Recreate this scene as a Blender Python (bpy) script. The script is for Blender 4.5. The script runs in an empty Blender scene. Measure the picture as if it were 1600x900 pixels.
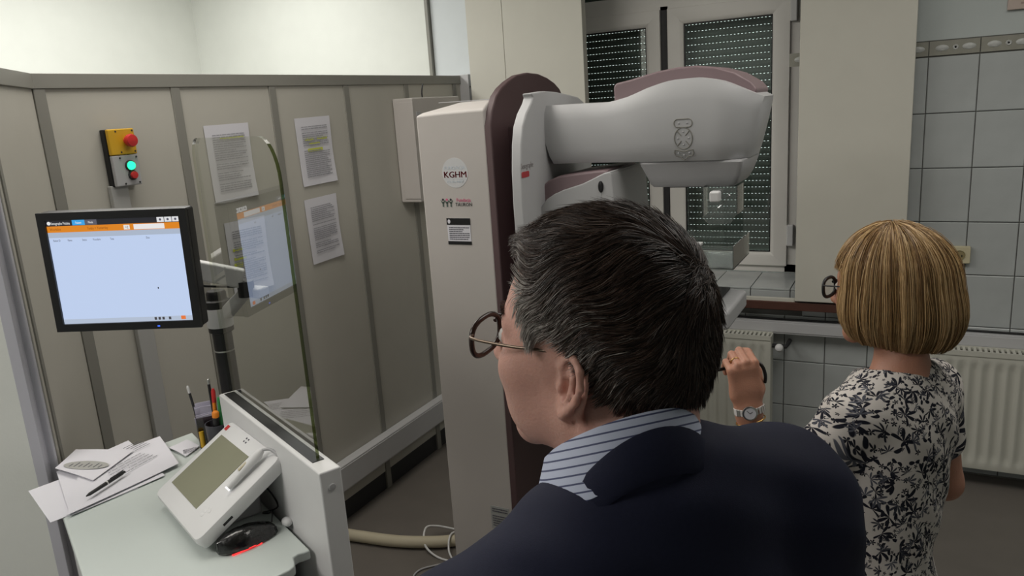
import bpy, bmesh, math, random
import numpy as np
from math import sin, cos, pi, radians, sqrt
from mathutils import Matrix, Vector

random.seed(7); rng = np.random.default_rng(11)
SC = bpy.context.scene
COL = SC.collection

# ------------------------------------------------------------------ camera
EYE = Vector((0, 0, 1.92))
P_, RO_, YAW_ = radians(13.3), radians(3.83), radians(27.8)
fw = Vector((-sin(YAW_)*cos(P_), cos(YAW_)*cos(P_), -sin(P_)))
r0 = Vector((cos(YAW_), sin(YAW_), 0)); u0 = r0.cross(fw)
CR = cos(RO_)*r0 - sin(RO_)*u0; CU = sin(RO_)*r0 + cos(RO_)*u0
cam = bpy.data.cameras.new('camera'); cam_o = bpy.data.objects.new('camera', cam); COL.objects.link(cam_o)
cam.sensor_fit = 'HORIZONTAL'; cam.sensor_width = 36; cam.lens = 36*1205/1600; cam.clip_start = .02
m = Matrix.Identity(4)
for i in range(3):
    m[i][0] = CR[i]; m[i][1] = CU[i]; m[i][2] = -fw[i]; m[i][3] = EYE[i]
cam_o.matrix_world = m
SC.camera = cam_o

# ------------------------------------------------------------------ light
SC.view_settings.view_transform = 'Standard'; SC.view_settings.look = 'None'
SC.view_settings.gamma = 1; SC.view_settings.use_curve_mapping = False
SC.view_settings.exposure = 0.0
w = bpy.data.worlds.new('sky'); SC.world = w; w.use_nodes = True
bg = w.node_tree.nodes['Background']; bg.inputs[0].default_value = (.86, 1, .93, 1); bg.inputs[1].default_value = 2.2
def area(name, loc, size, power, color, rot=(0, 0, 0)):
    l = bpy.data.lights.new(name, 'AREA'); l.shape = 'RECTANGLE'; l.size, l.size_y = size
    l.energy = power; l.color = color
    o = bpy.data.objects.new(name, l); COL.objects.link(o); o.location = loc; o.rotation_euler = rot
    return o
area('ceiling_lamp_booth', (-3.45, 2.3, 3.08), (.6, 2.4), 52, (1, .98, .935))
area('ceiling_lamp_room', (-1.95, 1.7, 3.08), (.8, 1.6), 24, (1, .95, .88))
area('fill_light_right', (.35, 2.1, 3.08), (1.2, 1.4), 20, (1, .96, .90))  # added fill to lift the right side and window wall, not a known fixture
area('ceiling_lamp_entrance', (-2.0, -.7, 2.95), (1.2, 1.0), 40, (1, .96, .91))

# ------------------------------------------------------------------ materials
MATS = {}
def nt(mat): return mat.node_tree
def mat(name, col, rough=.5, metal=0, var=.04, scale=8, bump=.0, bscale=60, spec=.5, alpha=1, trans=0, ior=1.45, emit=None, estr=0, sss=0, coat=0, sheen=0):
    if name in MATS: return MATS[name]
    m = bpy.data.materials.new(name); m.use_nodes = True; t = m.node_tree; N, L = t.nodes, t.links
    b = N['Principled BSDF']
    b.inputs['Roughness'].default_value = rough; b.inputs['Metallic'].default_value = metal
    b.inputs['Specular IOR Level'].default_value = spec; b.inputs['IOR'].default_value = ior
    b.inputs['Alpha'].default_value = alpha; b.inputs['Transmission Weight'].default_value = trans
    b.inputs['Coat Weight'].default_value = coat; b.inputs['Sheen Weight'].default_value = sheen
    if sss:
        b.inputs['Subsurface Weight'].default_value = sss; b.inputs['Subsurface Radius'].default_value = (.012, .004, .002); b.inputs['Subsurface Scale'].default_value = 1
    c = (*col, 1)
    if var > 0:
        tc = N.new('ShaderNodeTexCoord'); no = N.new('ShaderNodeTexNoise'); no.inputs['Scale'].default_value = scale; no.inputs['Detail'].default_value = 5
        L.new(tc.outputs['Object'], no.inputs['Vector'])
        mx = N.new('ShaderNodeMix'); mx.data_type = 'RGBA'
        mx.inputs['A'].default_value = tuple(max(0, x*(1-var)) for x in col)+(1,); mx.inputs['B'].default_value = tuple(min(1, x*(1+var)) for x in col)+(1,)
        L.new(no.outputs['Fac'], mx.inputs['Factor']); L.new(mx.outputs['Result'], b.inputs['Base Color'])
    else: b.inputs['Base Color'].default_value = c
    if bump:
        tc = N.new('ShaderNodeTexCoord'); n2 = N.new('ShaderNodeTexNoise'); n2.inputs['Scale'].default_value = bscale; n2.inputs['Detail'].default_value = 4
        bp = N.new('ShaderNodeBump'); bp.inputs['Strength'].default_value = bump; bp.inputs['Distance'].default_value = .01
        L.new(tc.outputs['Object'], n2.inputs['Vector']); L.new(n2.outputs['Fac'], bp.inputs['Height']); L.new(bp.outputs['Normal'], b.inputs['Normal'])
    if emit:
        b.inputs['Emission Color'].default_value = (*emit, 1); b.inputs['Emission Strength'].default_value = estr
    MATS[name] = m
    return m
def clear(name, col, rough=.02, ior=1.45, fac_boost=0.0, tint=1.0):
    """thin clear sheet: straight-through transparency plus Fresnel reflection"""
    m = bpy.data.materials.new(name); m.use_nodes = True; t = m.node_tree; N, L = t.nodes, t.links
    N.remove(N['Principled BSDF']); out = N['Material Output']
    tr = N.new('ShaderNodeBsdfTransparent'); tr.inputs[0].default_value = (*col, 1)
    gl = N.new('ShaderNodeBsdfGlossy'); gl.inputs['Roughness'].default_value = rough
    fr = N.new('ShaderNodeFresnel'); fr.inputs['IOR'].default_value = ior
    ad = N.new('ShaderNodeMath'); ad.operation = 'ADD'; ad.inputs[1].default_value = fac_boost; ad.use_clamp = True
    mx = N.new('ShaderNodeMixShader')
    L.new(fr.outputs[0], ad.inputs[0]); L.new(ad.outputs[0], mx.inputs[0]); L.new(tr.outputs[0], mx.inputs[1]); L.new(gl.outputs[0], mx.inputs[2]); L.new(mx.outputs[0], out.inputs[0])
    MATS[name] = m
    return m

M_wall = mat('wall_paint', (.72, .74, .70), .8, bump=.05, bscale=120)
M_wall2 = mat('grey_wall_paint', (.50, .54, .53), .8, bump=.05, bscale=120)
M_ceil = mat('ceiling_paint', (.8, .8, .77), .9)
M_floor = mat('linoleum', (.15, .135, .12), .45, var=.18, scale=5, bump=.03, bscale=200)
M_part = mat('partition_laminate', (.47, .455, .405), .55, var=.04, bump=.02, bscale=300)
M_post = mat('partition_post', (.235, .23, .205), .45)
M_alu = mat('lilac_aluminium', (.50, .50, .55), .4)
M_white = mat('white_plastic', (.68, .68, .68), .45)
M_duct = mat('cable_duct', (.52, .52, .53), .5)
M_pvc = mat('window_pvc', (.76, .74, .70), .4)
M_panel = mat('shutter_panel', (.58, .565, .50), .6, bump=.015, bscale=300)
M_tile = mat('tile_glaze', (.455, .478, .475), .22, var=.10, scale=9)
M_grout = mat('grout', (.12, .12, .11), .9)
M_border = mat('border_glaze', (.30, .295, .25), .35, var=.15, scale=40)
M_relief = mat('border_relief', (.50, .51, .49), .3)
M_brown = mat('brown_rail', (.085, .035, .025), .5, var=.2, scale=30)
M_slat = mat('shutter_slat', (.19, .23, .205), .5)
M_rad = mat('radiator_enamel', (.58, .575, .51), .4)
M_cream = mat('cream_plastic', (.62, .56, .38), .4)
M_black = mat('black_plastic', (.012, .012, .013), .4)
M_dark = mat('dark_rubber', (.03, .03, .032), .6)
M_mach = mat('machine_cream', (.50, .47, .445), .45)
M_machw = mat('machine_white', (.47, .472, .478), .42)
M_burg = mat('burgundy_cover', (.085, .05, .052), .5, bump=.01, bscale=500)
M_mauve = mat('mauve_cover', (.23, .165, .175), .45)
M_grey = mat('grey_plastic', (.42, .42, .43), .45)
M_desk = mat('desk_laminate', (.55, .60, .575), .3, var=.03)
M_paper = mat('paper', (.66, .655, .70), .8, var=.02)
M_ink = mat('printed_ink', (.10, .10, .12), .8, var=0)
M_ink2 = mat('faded_ink', (.33, .33, .36), .8, var=0)
M_hl = mat('yellow_highlighter', (.55, .60, .08), .8, var=0)
M_red = mat('red_plastic', (.55, .03, .03), .35)
M_redink = mat('red_ink', (.42, .05, .055), .6, var=0)
M_pinkink = mat('pink_ink', (.65, .12, .25), .6, var=0)
M_blueink = mat('pale_blue_ink', (.50, .56, .62), .6, var=0)
M_yellow = mat('yellow_plastic', (.62, .36, .02), .4)
M_silver = mat('silver_metal', (.62, .62, .6), .28, metal=1)
M_clearp = clear('clear_plastic', (.90, .92, .91), .12, 1.45, .09)
M_glass = clear('shield_glass', (.90, .925, .885), .0, 1.62, .11)
M_glassedge = mat('green_glass_edge', (.10, .13, .04), .15)
M_pane = clear('window_pane', (.9, .93, .92), .0, 1.5, .05)
M_pen_or = mat('orange_pen', (.8, .25, .02), .4); M_pen_gr = mat('green_pen', (.05, .3, .1), .4)
M_hose = mat('beige_hose', (.50, .45, .33), .6)
M_lens = clear('spectacle_lens', (.93, .93, .93), .0, 1.08, .015)
def emis(name, col, s):
    return mat(name, (0, 0, 0), .3, var=0, emit=col, estr=s)

# ------------------------------------------------------------------ mesh builder
class MB:
    def __init__(s, M=None): s.v = []; s.f = []; s.mi = []; s.M = M or Matrix.Identity(4); s.k = 0
    def add(s, vs, fs, M=None):
        T = s.M @ M if M is not None else s.M
        o = len(s.v); s.v += [tuple(T @ Vector(p)) for p in vs]; s.f += [tuple(i+o for i in f) for f in fs]; s.mi += [s.k]*len(fs); return s
    def box(s, x0, x1, y0, y1, z0, z1, M=None):
        return s.add([(x0,y0,z0),(x1,y0,z0),(x1,y1,z0),(x0,y1,z0),(x0,y0,z1),(x1,y0,z1),(x1,y1,z1),(x0,y1,z1)],
                     [(0,3,2,1),(4,5,6,7),(0,1,5,4),(1,2,6,5),(2,3,7,6),(3,0,4,7)], M)
    def loft(s, rings, closed=True, caps=True, M=None):
        n = len(rings[0]); vs = [p for r in rings for p in r]; fs = []
        for i in range(len(rings)-1):
            for j in range(n if closed else n-1):
                a = i*n+j; b = i*n+(j+1) % n; fs.append((a, b, b+n, a+n))
        if caps and closed: fs.append(tuple(range(n-1, -1, -1))); fs.append(tuple(range((len(rings)-1)*n, len(rings)*n)))
        return s.add(vs, fs, M)
    def prism(s, poly, a, b, axis='y', M=None):
        f = {'y': lambda p, t: (p[0], t, p[1]), 'x': lambda p, t: (t, p[0], p[1]), 'z': lambda p, t: (p[0], p[1], t)}[axis]
        return s.loft([[f(p, a) for p in poly], [f(p, b) for p in poly]], M=M)
    def tube(s, path, r, n=8, caps=True, M=None):
        path = [Vector(p) for p in path]; rs = r if isinstance(r, (list, tuple)) else [r]*len(path); rings = []
        up = Vector((.123, .345, .93)).normalized()
        for i, p in enumerate(path):
            t = (path[min(i+1, len(path)-1)]-path[max(i-1, 0)]).normalized()
            if i == 0:
                if abs(t.dot(up)) > .9: up = Vector((1, 0, 0))
            a = (up - t*up.dot(t)).normalized(); up = a; b = t.cross(a)
            rings.append([tuple(p + rs[i]*(cos(2*pi*k/n)*a + sin(2*pi*k/n)*b)) for k in range(n)])
        return s.loft(rings, M=M, caps=caps)
    def lathe(s, prof, n=20, M=None):
        rings = [[(r*cos(2*pi*k/n), r*sin(2*pi*k/n), z) for k in range(n)] for r, z in prof]
        return s.loft(rings, M=M)
    def ellipsoid(s, c, r, n=12, M=None):
        rings = []
        for i in range(n//2+1):
            a = -pi/2+pi*i/(n//2); q = max(cos(a), 1e-3)
            rings.append([(c[0]+r[0]*q*cos(2*pi*k/n), c[1]+r[1]*q*sin(2*pi*k/n), c[2]+r[2]*sin(a)) for k in range(n)])
        return s.loft(rings, M=M)
    def build(s, name, mats, parent=None, smooth=None, bevel=0, seg=2):
        me = bpy.data.meshes.new(name); me.from_pydata(s.v, [], s.f); me.update()
        bm = bmesh.new(); bm.from_mesh(me); bmesh.ops.recalc_face_normals(bm, faces=bm.faces); bm.to_mesh(me); bm.free()
        for x in (mats if isinstance(mats, (list, tuple)) else [mats]): me.materials.append(x)
        if isinstance(mats, (list, tuple)): me.polygons.foreach_set('material_index', s.mi)
        return mkobj(name, me, parent, smooth, bevel, seg)
def mkobj(name, me, parent=None, smooth=None, bevel=0, seg=2):
    if smooth is not None or bevel:
        me.shade_smooth(); me.set_sharp_from_angle(angle=radians(smooth if smooth is not None else 35))
    o = bpy.data.objects.new(name, me); COL.objects.link(o)
    if bevel:
        b = o.modifiers.new('bevel', 'BEVEL'); b.width = bevel; b.segments = seg; b.limit_method = 'ANGLE'; b.angle_limit = radians(35); b.harden_normals = True
    if parent: adopt(o, parent)
    return o
def wloc(p):
    v = Vector(p.location)
    return v + wloc(p.parent) + p.matrix_parent_inverse.translation if p.parent else v
def adopt(o, parent):
    o.parent = parent; o.matrix_parent_inverse = Matrix.Translation(-wloc(parent))
def thing(name, label, cat, loc=(0, 0, 0), group=None):
    o = bpy.data.objects.new(name, None); COL.objects.link(o); o.location = loc; o.empty_display_size = .1
    return tag(o, label, cat, group)
def tag(o, label, cat, group=None):
    o['label'] = label; o['category'] = cat
    if group: o['group'] = group
    return o
def struct(o, label=None):
    o['kind'] = 'structure'
    if label: o['label'] = label
    return o
def frame(origin, x, y):
    x = Vector(x).normalized(); y = Vector(y); y = (y - x*x.dot(y)).normalized(); z = x.cross(y)
    m = Matrix.Identity(4)
    for i in range(3): m[i][0] = x[i]; m[i][1] = y[i]; m[i][2] = z[i]; m[i][3] = origin[i]
    return m
def text(name, s, size, material, M, parent, depth=.0003, align='LEFT', sx=1):
    cu = bpy.data.curves.new(name, 'FONT'); cu.body = s; cu.size = size; cu.extrude = depth; cu.align_x = align; cu.resolution_u = 2
    o = bpy.data.objects.new(name, cu); COL.objects.link(o)
    dg = bpy.context.evaluated_depsgraph_get(); me = bpy.data.meshes.new_from_object(o.evaluated_get(dg))
    bpy.data.objects.remove(o); bpy.data.curves.remove(cu)
    me.transform(M @ Matrix.Diagonal((sx, 1, 1, 1))); me.materials.clear(); me.materials.append(material); me.name = name
    return mkobj(name, me, parent)
def roundrect(w, h, r, n=4, cx=0, cy=0):
    out = []
    for (sx, sy, a0) in ((1, 1, 0), (-1, 1, 90), (-1, -1, 180), (1, -1, 270)):
        for k in range(n+1):
            a = radians(a0+90*k/n); out.append((cx+sx*(w/2-r)+r*cos(a), cy+sy*(h/2-r)+r*sin(a)))
    return out
def printed_lines(mb, x0, x1, y0, y1, n, th, r, z=.0006, blank=.12, short=.35):
    """rows of little word bars on the plane z of the builder's frame"""
    for i in range(n):
        if r.random() < blank: continue
        y = y1-(y1-y0)*(i+.5)/n; x = x0; end = x1-(x1-x0)*(r.random()*short if r.random() < .35 else 0)
        while x < end:
            wd = min((x1-x0)*(.05+.12*r.random()), end-x); mb.box(x, x+wd, y-th/2, y+th/2, 0, z); x += wd+(x1-x0)*.018
def spline(pts, n=6):
    P = [Vector(p) for p in pts]; out = []
    for i in range(len(P)-1):
        p0, p1, p2, p3 = P[max(i-1, 0)], P[i], P[i+1], P[min(i+2, len(P)-1)]
        for k in range(n):
            t = k/n; out.append(.5*((2*p1)+(p2-p0)*t+(2*p0-5*p1+4*p2-p3)*t*t+(3*p1-p0-3*p2+p3)*t**3))
    return out+[P[-1]]

# ------------------------------------------------------------------ the room
WY = 4.1                                    # plaster plane of the window wall; tiles stand in front of it
floor_o = struct(MB().box(-4.7, 2.6, -2.6, 4.6, -.1, 0).build('floor', M_floor), 'dark grey brown linoleum floor')
struct(MB().box(-4.7, 2.6, -2.6, 4.6, 3.15, 3.25).build('ceiling', M_ceil), 'white ceiling')
wb = MB()
wx0, wx1, wz0, wz1 = -2.15, -.5, .9, 2.75   # window opening
wb.box(-4.7, wx0, WY+.006, 4.6, 0, 3.15).box(wx1, 2.6, WY+.006, 4.6, 0, 3.15).box(wx0, wx1, WY+.006, 4.6, 0, wz0-.008).box(wx0, wx1, WY+.006, 4.6, wz1, 3.15)
wall_back = struct(wb.build('wall_back', M_wall2), 'window wall, tiled to head height')
struct(MB().box(-4.7, -4.53, -2.6, 4.1, 0, 3.15).build('wall_left', M_wall), 'white wall beyond the partition')
struct(MB().box(2.45, 2.6, -2.6, 4.1, 0, 3.15).build('wall_right', M_wall2))
struct(MB().box(-4.7, 2.6, -2.75, -2.6, 0, 3.15).build('wall_rear', M_wall2))
struct(MB().box(-4.53, -2.6, 4.085, 4.106, 0, 3.15).build('wall_booth', M_wall), 'bright white plaster of the booth')
struct(MB().box(-2.605, -2.585, 4.07, 4.106, 2.0, 3.15).build('trim_1', M_post), 'thin dark vertical joint strip on white wall')
struct(MB().box(-2.58, -1.9, 4.095, 4.106, 0, 3.15).build('wall_booth_return', mat('bluish_wall_paint', (.66, .70, .72), .8)))

# tiles: 0.20 x 0.25 m, one object each
grout = MB()
grout.box(wx1, 2.4, 4.1015, 4.1065, 0, 2.08).box(-2.3, wx1, 4.1015, 4.1065, 0, wz0-.01)
adopt_g = grout.build('grout_bed', M_grout, wall_back)
tile_me = None
def tile(x, z, w, h, mesh=None):
    global tile_me
    def mk(w, h):
        b = MB(); e = .003
        b.loft([[(0, 0, 0), (w, 0, 0), (w, 0, h), (0, 0, h)], [(0, -.005, 0), (w, -.005, 0), (w, -.005, h), (0, -.005, h)], [(e, -.007, e), (w-e, -.007, e), (w-e, -.007, h-e), (e, -.007, h-e)]])
        return b
    if w == .196 and h == .246:
        if tile_me is None:
            o = mk(w, h).build('tile', M_tile, None); tile_me = o.data
        else: o = bpy.data.objects.new('tile', tile_me); COL.objects.link(o)
    else: o = mk(w, h).build('tile', M_tile, None)
    o.location = (x, 4.102, z); adopt(o, wall_back)
for c in range(-8, 8):
    X = .045+.2*c
    for r in range(9):
        z0 = .01+.25*r
        if z0 > 1.9: continue
        if X+.1 < wx1 and z0+.2 > wz0:
            continue
        h = .246
        if X+.1 < wx1 and z0 < wz0 < z0+.25: h = wz0-z0-.012
        if X < wx1 < X+.2 and z0+.25 > wz0: tile(wx1+.03, z0, X+.196-wx1-.03, .246); continue
        tile(X, z0, .196, h)
# decorative border strip, one piece per tile column
bo_me = None
for c in range(-3, 8):
    X = .045+.2*c
    if bo_me is None:
        b = MB(); b.box(0, .196, -.007, 0, 0, .062); b.k = 1
        for kx in (.05, .155):
            b.loft([[(kx+rx*cos(a)*q, -.007-d, .031+rz*sin(a)*q) for a in [2*pi*k/14 for k in range(14)]] for rx, rz, q, d in ((.027, .014, 1, 0), (.027, .014, .85, .003), (.027, .014, .3, .0045))])
            b.loft([[(kx+.053*(1 if kx < .1 else -1)+.012*cos(a)*q, -.007-d, .031+.012*sin(a)*q) for a in [2*pi*k/8 for k in range(8)]] for q, d in ((1, 0), (.8, .003), (.4, .001))])
        o = b.build('border_tile', [M_border, M_relief], None, smooth=40); bo_me = o.data
    else: o = bpy.data.objects.new('border_tile', bo_me); COL.objects.link(o)
    o.location = (X, 4.102, 2.013); adopt(o, wall_back)
# sill tiles: top and front row
xs = [-2.13, -1.93, -1.73, -1.53, -1.33, -1.13, -.93, -.73, -.53, -.49]
for a, b_ in zip(xs[:-1], xs[1:]):
    o = MB().box(a+.002, b_-.002, 4.088, 4.47, .893, .903).build('sill_tile', M_tile, wall_back, bevel=.002)
MB().box(-2.14, -.5, 4.1, 4.48, .86, .893).build('sill_bed', M_grout, wall_back)
for a, b_ in zip(xs[:-1], xs[1:]):
    MB().box(a+.002, b_-.002, 4.086, 4.1, .80, .891).build('sill_front_tile', M_tile, wall_back, bevel=.002)
MB().box(-.5, -.497, 4.06, 4.46, .9, 2.75).build('reveal', M_post, wall_back)  # dark post colour stands in for the shade behind the sliding panel

# window in the deep reveal
WP = 4.46
win = struct(thing('window_1', 'white plastic window with two sashes and transom', 'window', (-1.3, WP, .9)))
fr = MB(); 
for args in ((-2.13, -2.07, .905, 2.75), (-.616, -.5, .905, 2.75), (-2.13, -.5, .905, .955), (-2.13, -.5, 2.378, 2.475), (-2.13, -.5, 2.70, 2.75)):
    fr.box(args[0], args[1], WP+.0, WP+.07, args[2], args[3])
fr.build('frame', M_pvc, win, bevel=.004)
def sash(x0, x1, z0, z1, gx0, gx1, gz0, gz1):
    b = MB()
    def ring(x0, x1, z0, z1, y): return [(x0, y, z0), (x1, y, z0), (x1, y, z1), (x0, y, z1)]
    b.loft([ring(x0, x1, z0, z1, WP+.05), ring(x0, x1, z0, z1, WP-.018), ring(gx0-.02, gx1+.02, gz0-.02, gz1+.02, WP-.018), ring(gx0, gx1, gz0, gz1, WP-.004), ring(gx0, gx1, gz0, gz1, WP+.05), ring(x0, x1, z0, z1, WP+.05)], caps=False)
    s = b.build('sash', M_pvc, win, bevel=.003)
    MB().box(gx0-.004, gx1+.004, WP+.012, WP+.016, gz0-.004, gz1+.004).build('pane', M_pane, s)
    g = MB()
    for q in ((gx0, gx0+.006, gz0, gz1), (gx1-.006, gx1, gz0, gz1), (gx0, gx1, gz0, gz0+.006), (gx0, gx1, gz1-.006, gz1)): g.box(q[0], q[1], WP+.002, WP+.011, q[2], q[3])
    g.build('gasket', M_black, s)
    return s
sR = sash(-1.255, -.60, .945, 2.385, -1.166, -.69, 1.02, 2.298)
sL = sash(-2.06, -1.297, .945, 2.385, -1.97, -1.382, 1.02, 2.298)
MB().box(-1.297, -1.255, WP+.0, WP+.06, .955, 2.40).build('mullion', M_dark, win)
MB().box(-2.05, -.58, WP+.02, WP+.024, 2.475, 2.70).build('transom_pane', M_pane, win)
for z in (1.06, 2.25):
    MB().box(-.60, -.565, WP-.03, WP+.0, z, z+.12).build('hinge_cover', M_white, win, bevel=.006)

# roller shutter outside: every slat with its row of light slots
rs = thing('roller_shutter', 'lowered dark green grey roller shutter with rows of light slots outside the window', 'roller shutter', (-1.3, 4.59, .92))
slat = MB()
prof = [(0, 0), (-.004, .008), (-.0055, .017), (-.004, .026), (0, .0352), (.004, .0352), (.004, 0)]
slat.loft([[(-2.14, y, z) for y, z in prof], [(-.5, y, z) for y, z in prof]])
xx = -2.14
while xx < -.5: slat.box(xx, xx+.011, .0, .0035, .0352, .0372); xx += .02
sl_me = None
for i in range(49):
    if sl_me is None: o = slat.build('slat', M_slat, None, smooth=50); sl_me = o.data
    else: o = bpy.data.objects.new('slat', sl_me); COL.objects.link(o)
    o.location = (random.uniform(-.01, .0), 4.588, .93+.037*i); adopt(o, rs)

# sliding lead shutters on a brown rail
def slide_panel(x0, x1, seam, label):
    t = thing('sliding_shutter', label, 'sliding panel', ((x0+x1)/2, 4.0, .865), 'sliding panels beside the window')
    edges = [x0]+([seam] if seam else [])+[x1]
    for a, b in zip(edges[:-1], edges[1:]): MB().box(a+.0007, b-.0007, 3.975, 4.03, .868, 2.95).build('panel', M_panel, t, bevel=.003)
    return t
slide_panel(-.494, -.008, None, 'plain grey beige sliding panel between the window and the grey tiles')
slide_panel(-2.275, -1.575, -2.045, 'brightly lit cream sliding panel with a vertical seam behind the column')
r = thing('panel_rail', 'dark brown wooden rail under the window carrying the sliding panels', 'rail', (-1.1, 4.0, .82))
MB().box(-2.3, 0.0, 3.985, 4.03, .815, .858).build('rail_bar', M_brown, r, bevel=.003)
MB().box(-1.573, -.496, 3.995, 4.025, .858, .872).build('rail_lip', M_panel, r)
for x in (-2.2, -1.5, -.8, -.1): MB().box(x-.02, x+.02, 4.02, 4.1, .82, .85).build('bracket', M_brown, r)
d = thing('cable_trunking', 'white cable trunking running along the tiled wall above the radiators', 'trunking', (0, 4.07, .67))
MB().box(-2.3, 2.4, 4.035, 4.093, .672, .742).build('channel', M_duct, d, bevel=.003)
MB().box(-2.3, 2.4, 4.031, 4.035, .682, .732).build('cover', M_duct, d, bevel=.0015)
tag(MB().tube(spline([(-2.2, 4.05, .748), (-1.2, 4.06, .752), (-.6, 4.05, .748), (0, 4.06, .75), (.5, 4.055, .749), (1.2, 4.06, .748), (2.2, 4.06, .748)], 8), .0055, 8).build('black_cable', M_black, smooth=60), 'thin black cable lying on top of the white wall trunking', 'cable')

# radiators
def radiator(name, x0, x1, label, knob):
    t = thing(name, label, 'radiator', ((x0+x1)/2, 3.98, .1), 'panel radiators under the window wall')
    z0, z1 = .10, .665; nx = int((x1-x0)/.0083); nz = 26; vs = []; fs = []
    for k in range(nz+1):
        z = z0+(z1-z0)*k/nz
        for i in range(nx+1):
            x = x0+(x1-x0)*i/nx; ph = ((x-x0-.03)/.05) % 1
            wv = min(1, max(0, (abs(ph-.5)*2-.30)/.32)); end = 1/(1+math.exp(-(min(z-z0, z1-z)-.045)/.006))
            inx = 1 if .03 < x-x0 < (x1-x0-.03) else 0
            e = .004*(1-min(1, min(z-z0, z1-z)/.02))
            vs.append((x, 3.945+.011*wv*end*inx+e, z))
    for k in range(nz):
        for i in range(nx): a = k*(nx+1)+i; fs.append((a, a+1, a+nx+2, a+nx+1))
    MB().add(vs, fs).build('fluted_panel', M_rad, t, smooth=80)
    MB().box(x0, x1, 3.957, 3.965, z0, z1).build('inner_panel', M_rad, t)
    MB().box(x0, x1, 4.018, 4.026, z0, z1).build('rear_panel', M_rad, t)
    top = MB(); top.box(x0, x1, 3.943, 3.951, z1-.006, z1+.018).box(x0, x1, 4.018, 4.028, z1-.006, z1+.018)
    x = x0
    while x < x1-.01: top.box(x, x+.012, 3.951, 4.018, z1+.008, z1+.014); x += .022
    top.build('top_grille', M_rad, t)
    for x in (x0, x1): MB().box(x-.004, x+.004, 3.946, 4.026, z0+.01, z1+.014).build('side_cover', M_rad, t, bevel=.002)
    for x in (x0+.1, x1-.1): MB().box(x-.015, x+.015, 4.02, 4.084, z0+.05, z1-.06).build('bracket', M_rad, t)
    if knob:
        kx = x1+.042
        MB().tube([(x1, 3.99, z1-.045), (kx+.03, 3.99, z1-.045), (kx+.035, 4.03, z1-.04), (kx+.035, 4.084, z1-.04)], .011, 10).build('valve_pipe', M_dark, t, smooth=60)
        kb = MB(Matrix.Translation((kx, 3.975, z1-.052)) @ Matrix.Rotation(radians(62), 4, 'X')); kb.lathe([(.004, -.02), (.015, -.02), (.019, -.012), (.021, .01), (.019, .024), (.012, .03), (.001, .031)], 18)
        kb.build('valve_knob', M_white, t, smooth=40)
        MB().tube([(x1, 3.99, z0+.05), (kx+.03, 3.99, z0+.05), (kx+.03, 4.084, z0+.05)], .011, 10).build('return_pipe', M_silver, t, smooth=60)
    return t
radiator('radiator', -1.62, -.605, 'cream fluted radiator with white valve knob under the window', True)
radiator('radiator', .075, 1.35, 'cream fluted radiator with sharp ribs at right, behind the woman', False)

# wall socket and sign
s = thing('wall_socket', 'cream wall socket on the grey tiles', 'socket', (.217, 4.095, 1.107))
MB().prism(roundrect(.088, .08, .006, 3, .217, 1.107), 4.094, 4.07, 'y').build('cover_plate', M_cream, s, bevel=.003)
MB(Matrix.Translation((.217, 4.0705, 1.107)) @ Matrix.Rotation(radians(90), 4, 'X')).lathe([(.001, .0), (.021, 0), (.023, .004), (.021, .004), (.02, .0012), (.001, .0012)], 22).build('socket_ring', mat('socket_shade', (.30, .25, .13), .5), s, smooth=40)
for dx in (-.009, .009): MB(Matrix.Translation((.217+dx, 4.068, 1.104)) @ Matrix.Rotation(radians(90), 4, 'X')).lathe([(.001, 0), (.003, 0), (.003, .003), (.001, .003)], 8).build('pin_hole', M_black, s)
g = thing('wall_sign', 'small pale framed sign at the upper right above the tile border', 'sign', (.47, 4.09, 2.24))
MB().box(.332, .60, 4.088, 4.104, 2.178, 2.34).build('board', mat('sign_board', (.52, .43, .38), .6), g, bevel=.002)
b = MB(frame((.36, 4.0875, 2.19), (1, 0, 0), (0, 0, 1))); printed_lines(b, .02, .2, 0, .05, 2, .008, random.Random(5), blank=0); b.build('print', mat('sign_ink', (.35, .27, .24), .8, var=0), g)

# ------------------------------------------------------------------ partition
PX = -2.38
pt = struct(thing('wall_partition', 'beige panel partition with grey posts', 'partition', (PX, 2.7, 0)))
ys = [1.492, 1.992, 2.477, 2.958, 3.452, 3.94, 4.07]
pw = .038
for i, (a, b) in enumerate(zip(ys[:-1], ys[1:])):
    MB().box(PX-.03, PX, a+(pw if i else .02), b, .10, 2.062).build('panel', M_part, pt)
for i, y in enumerate(ys[:-1]):
    MB().box(PX-.035, PX+.006, y, y+pw, .0, 2.062).build('post', M_post, pt, bevel=.002)
MB().box(PX-.04, PX+.008, 1.485, 4.03, 2.062, 2.108).build('top_rail', M_post, pt, bevel=.002)
MB().box(PX-.03, PX-.005, 1.5, 4.07, 0, .10).build('plinth', M_dark, pt)
MB().box(PX-.045, PX+.06, 4.03, 4.085, 0, 2.112).build('end_post', M_duct, pt, bevel=.003)
MB().box(PX+.061, PX+.064, 4.035, 4.08, 2.04, 2.046).build('post_joint', M_post, pt)
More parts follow.
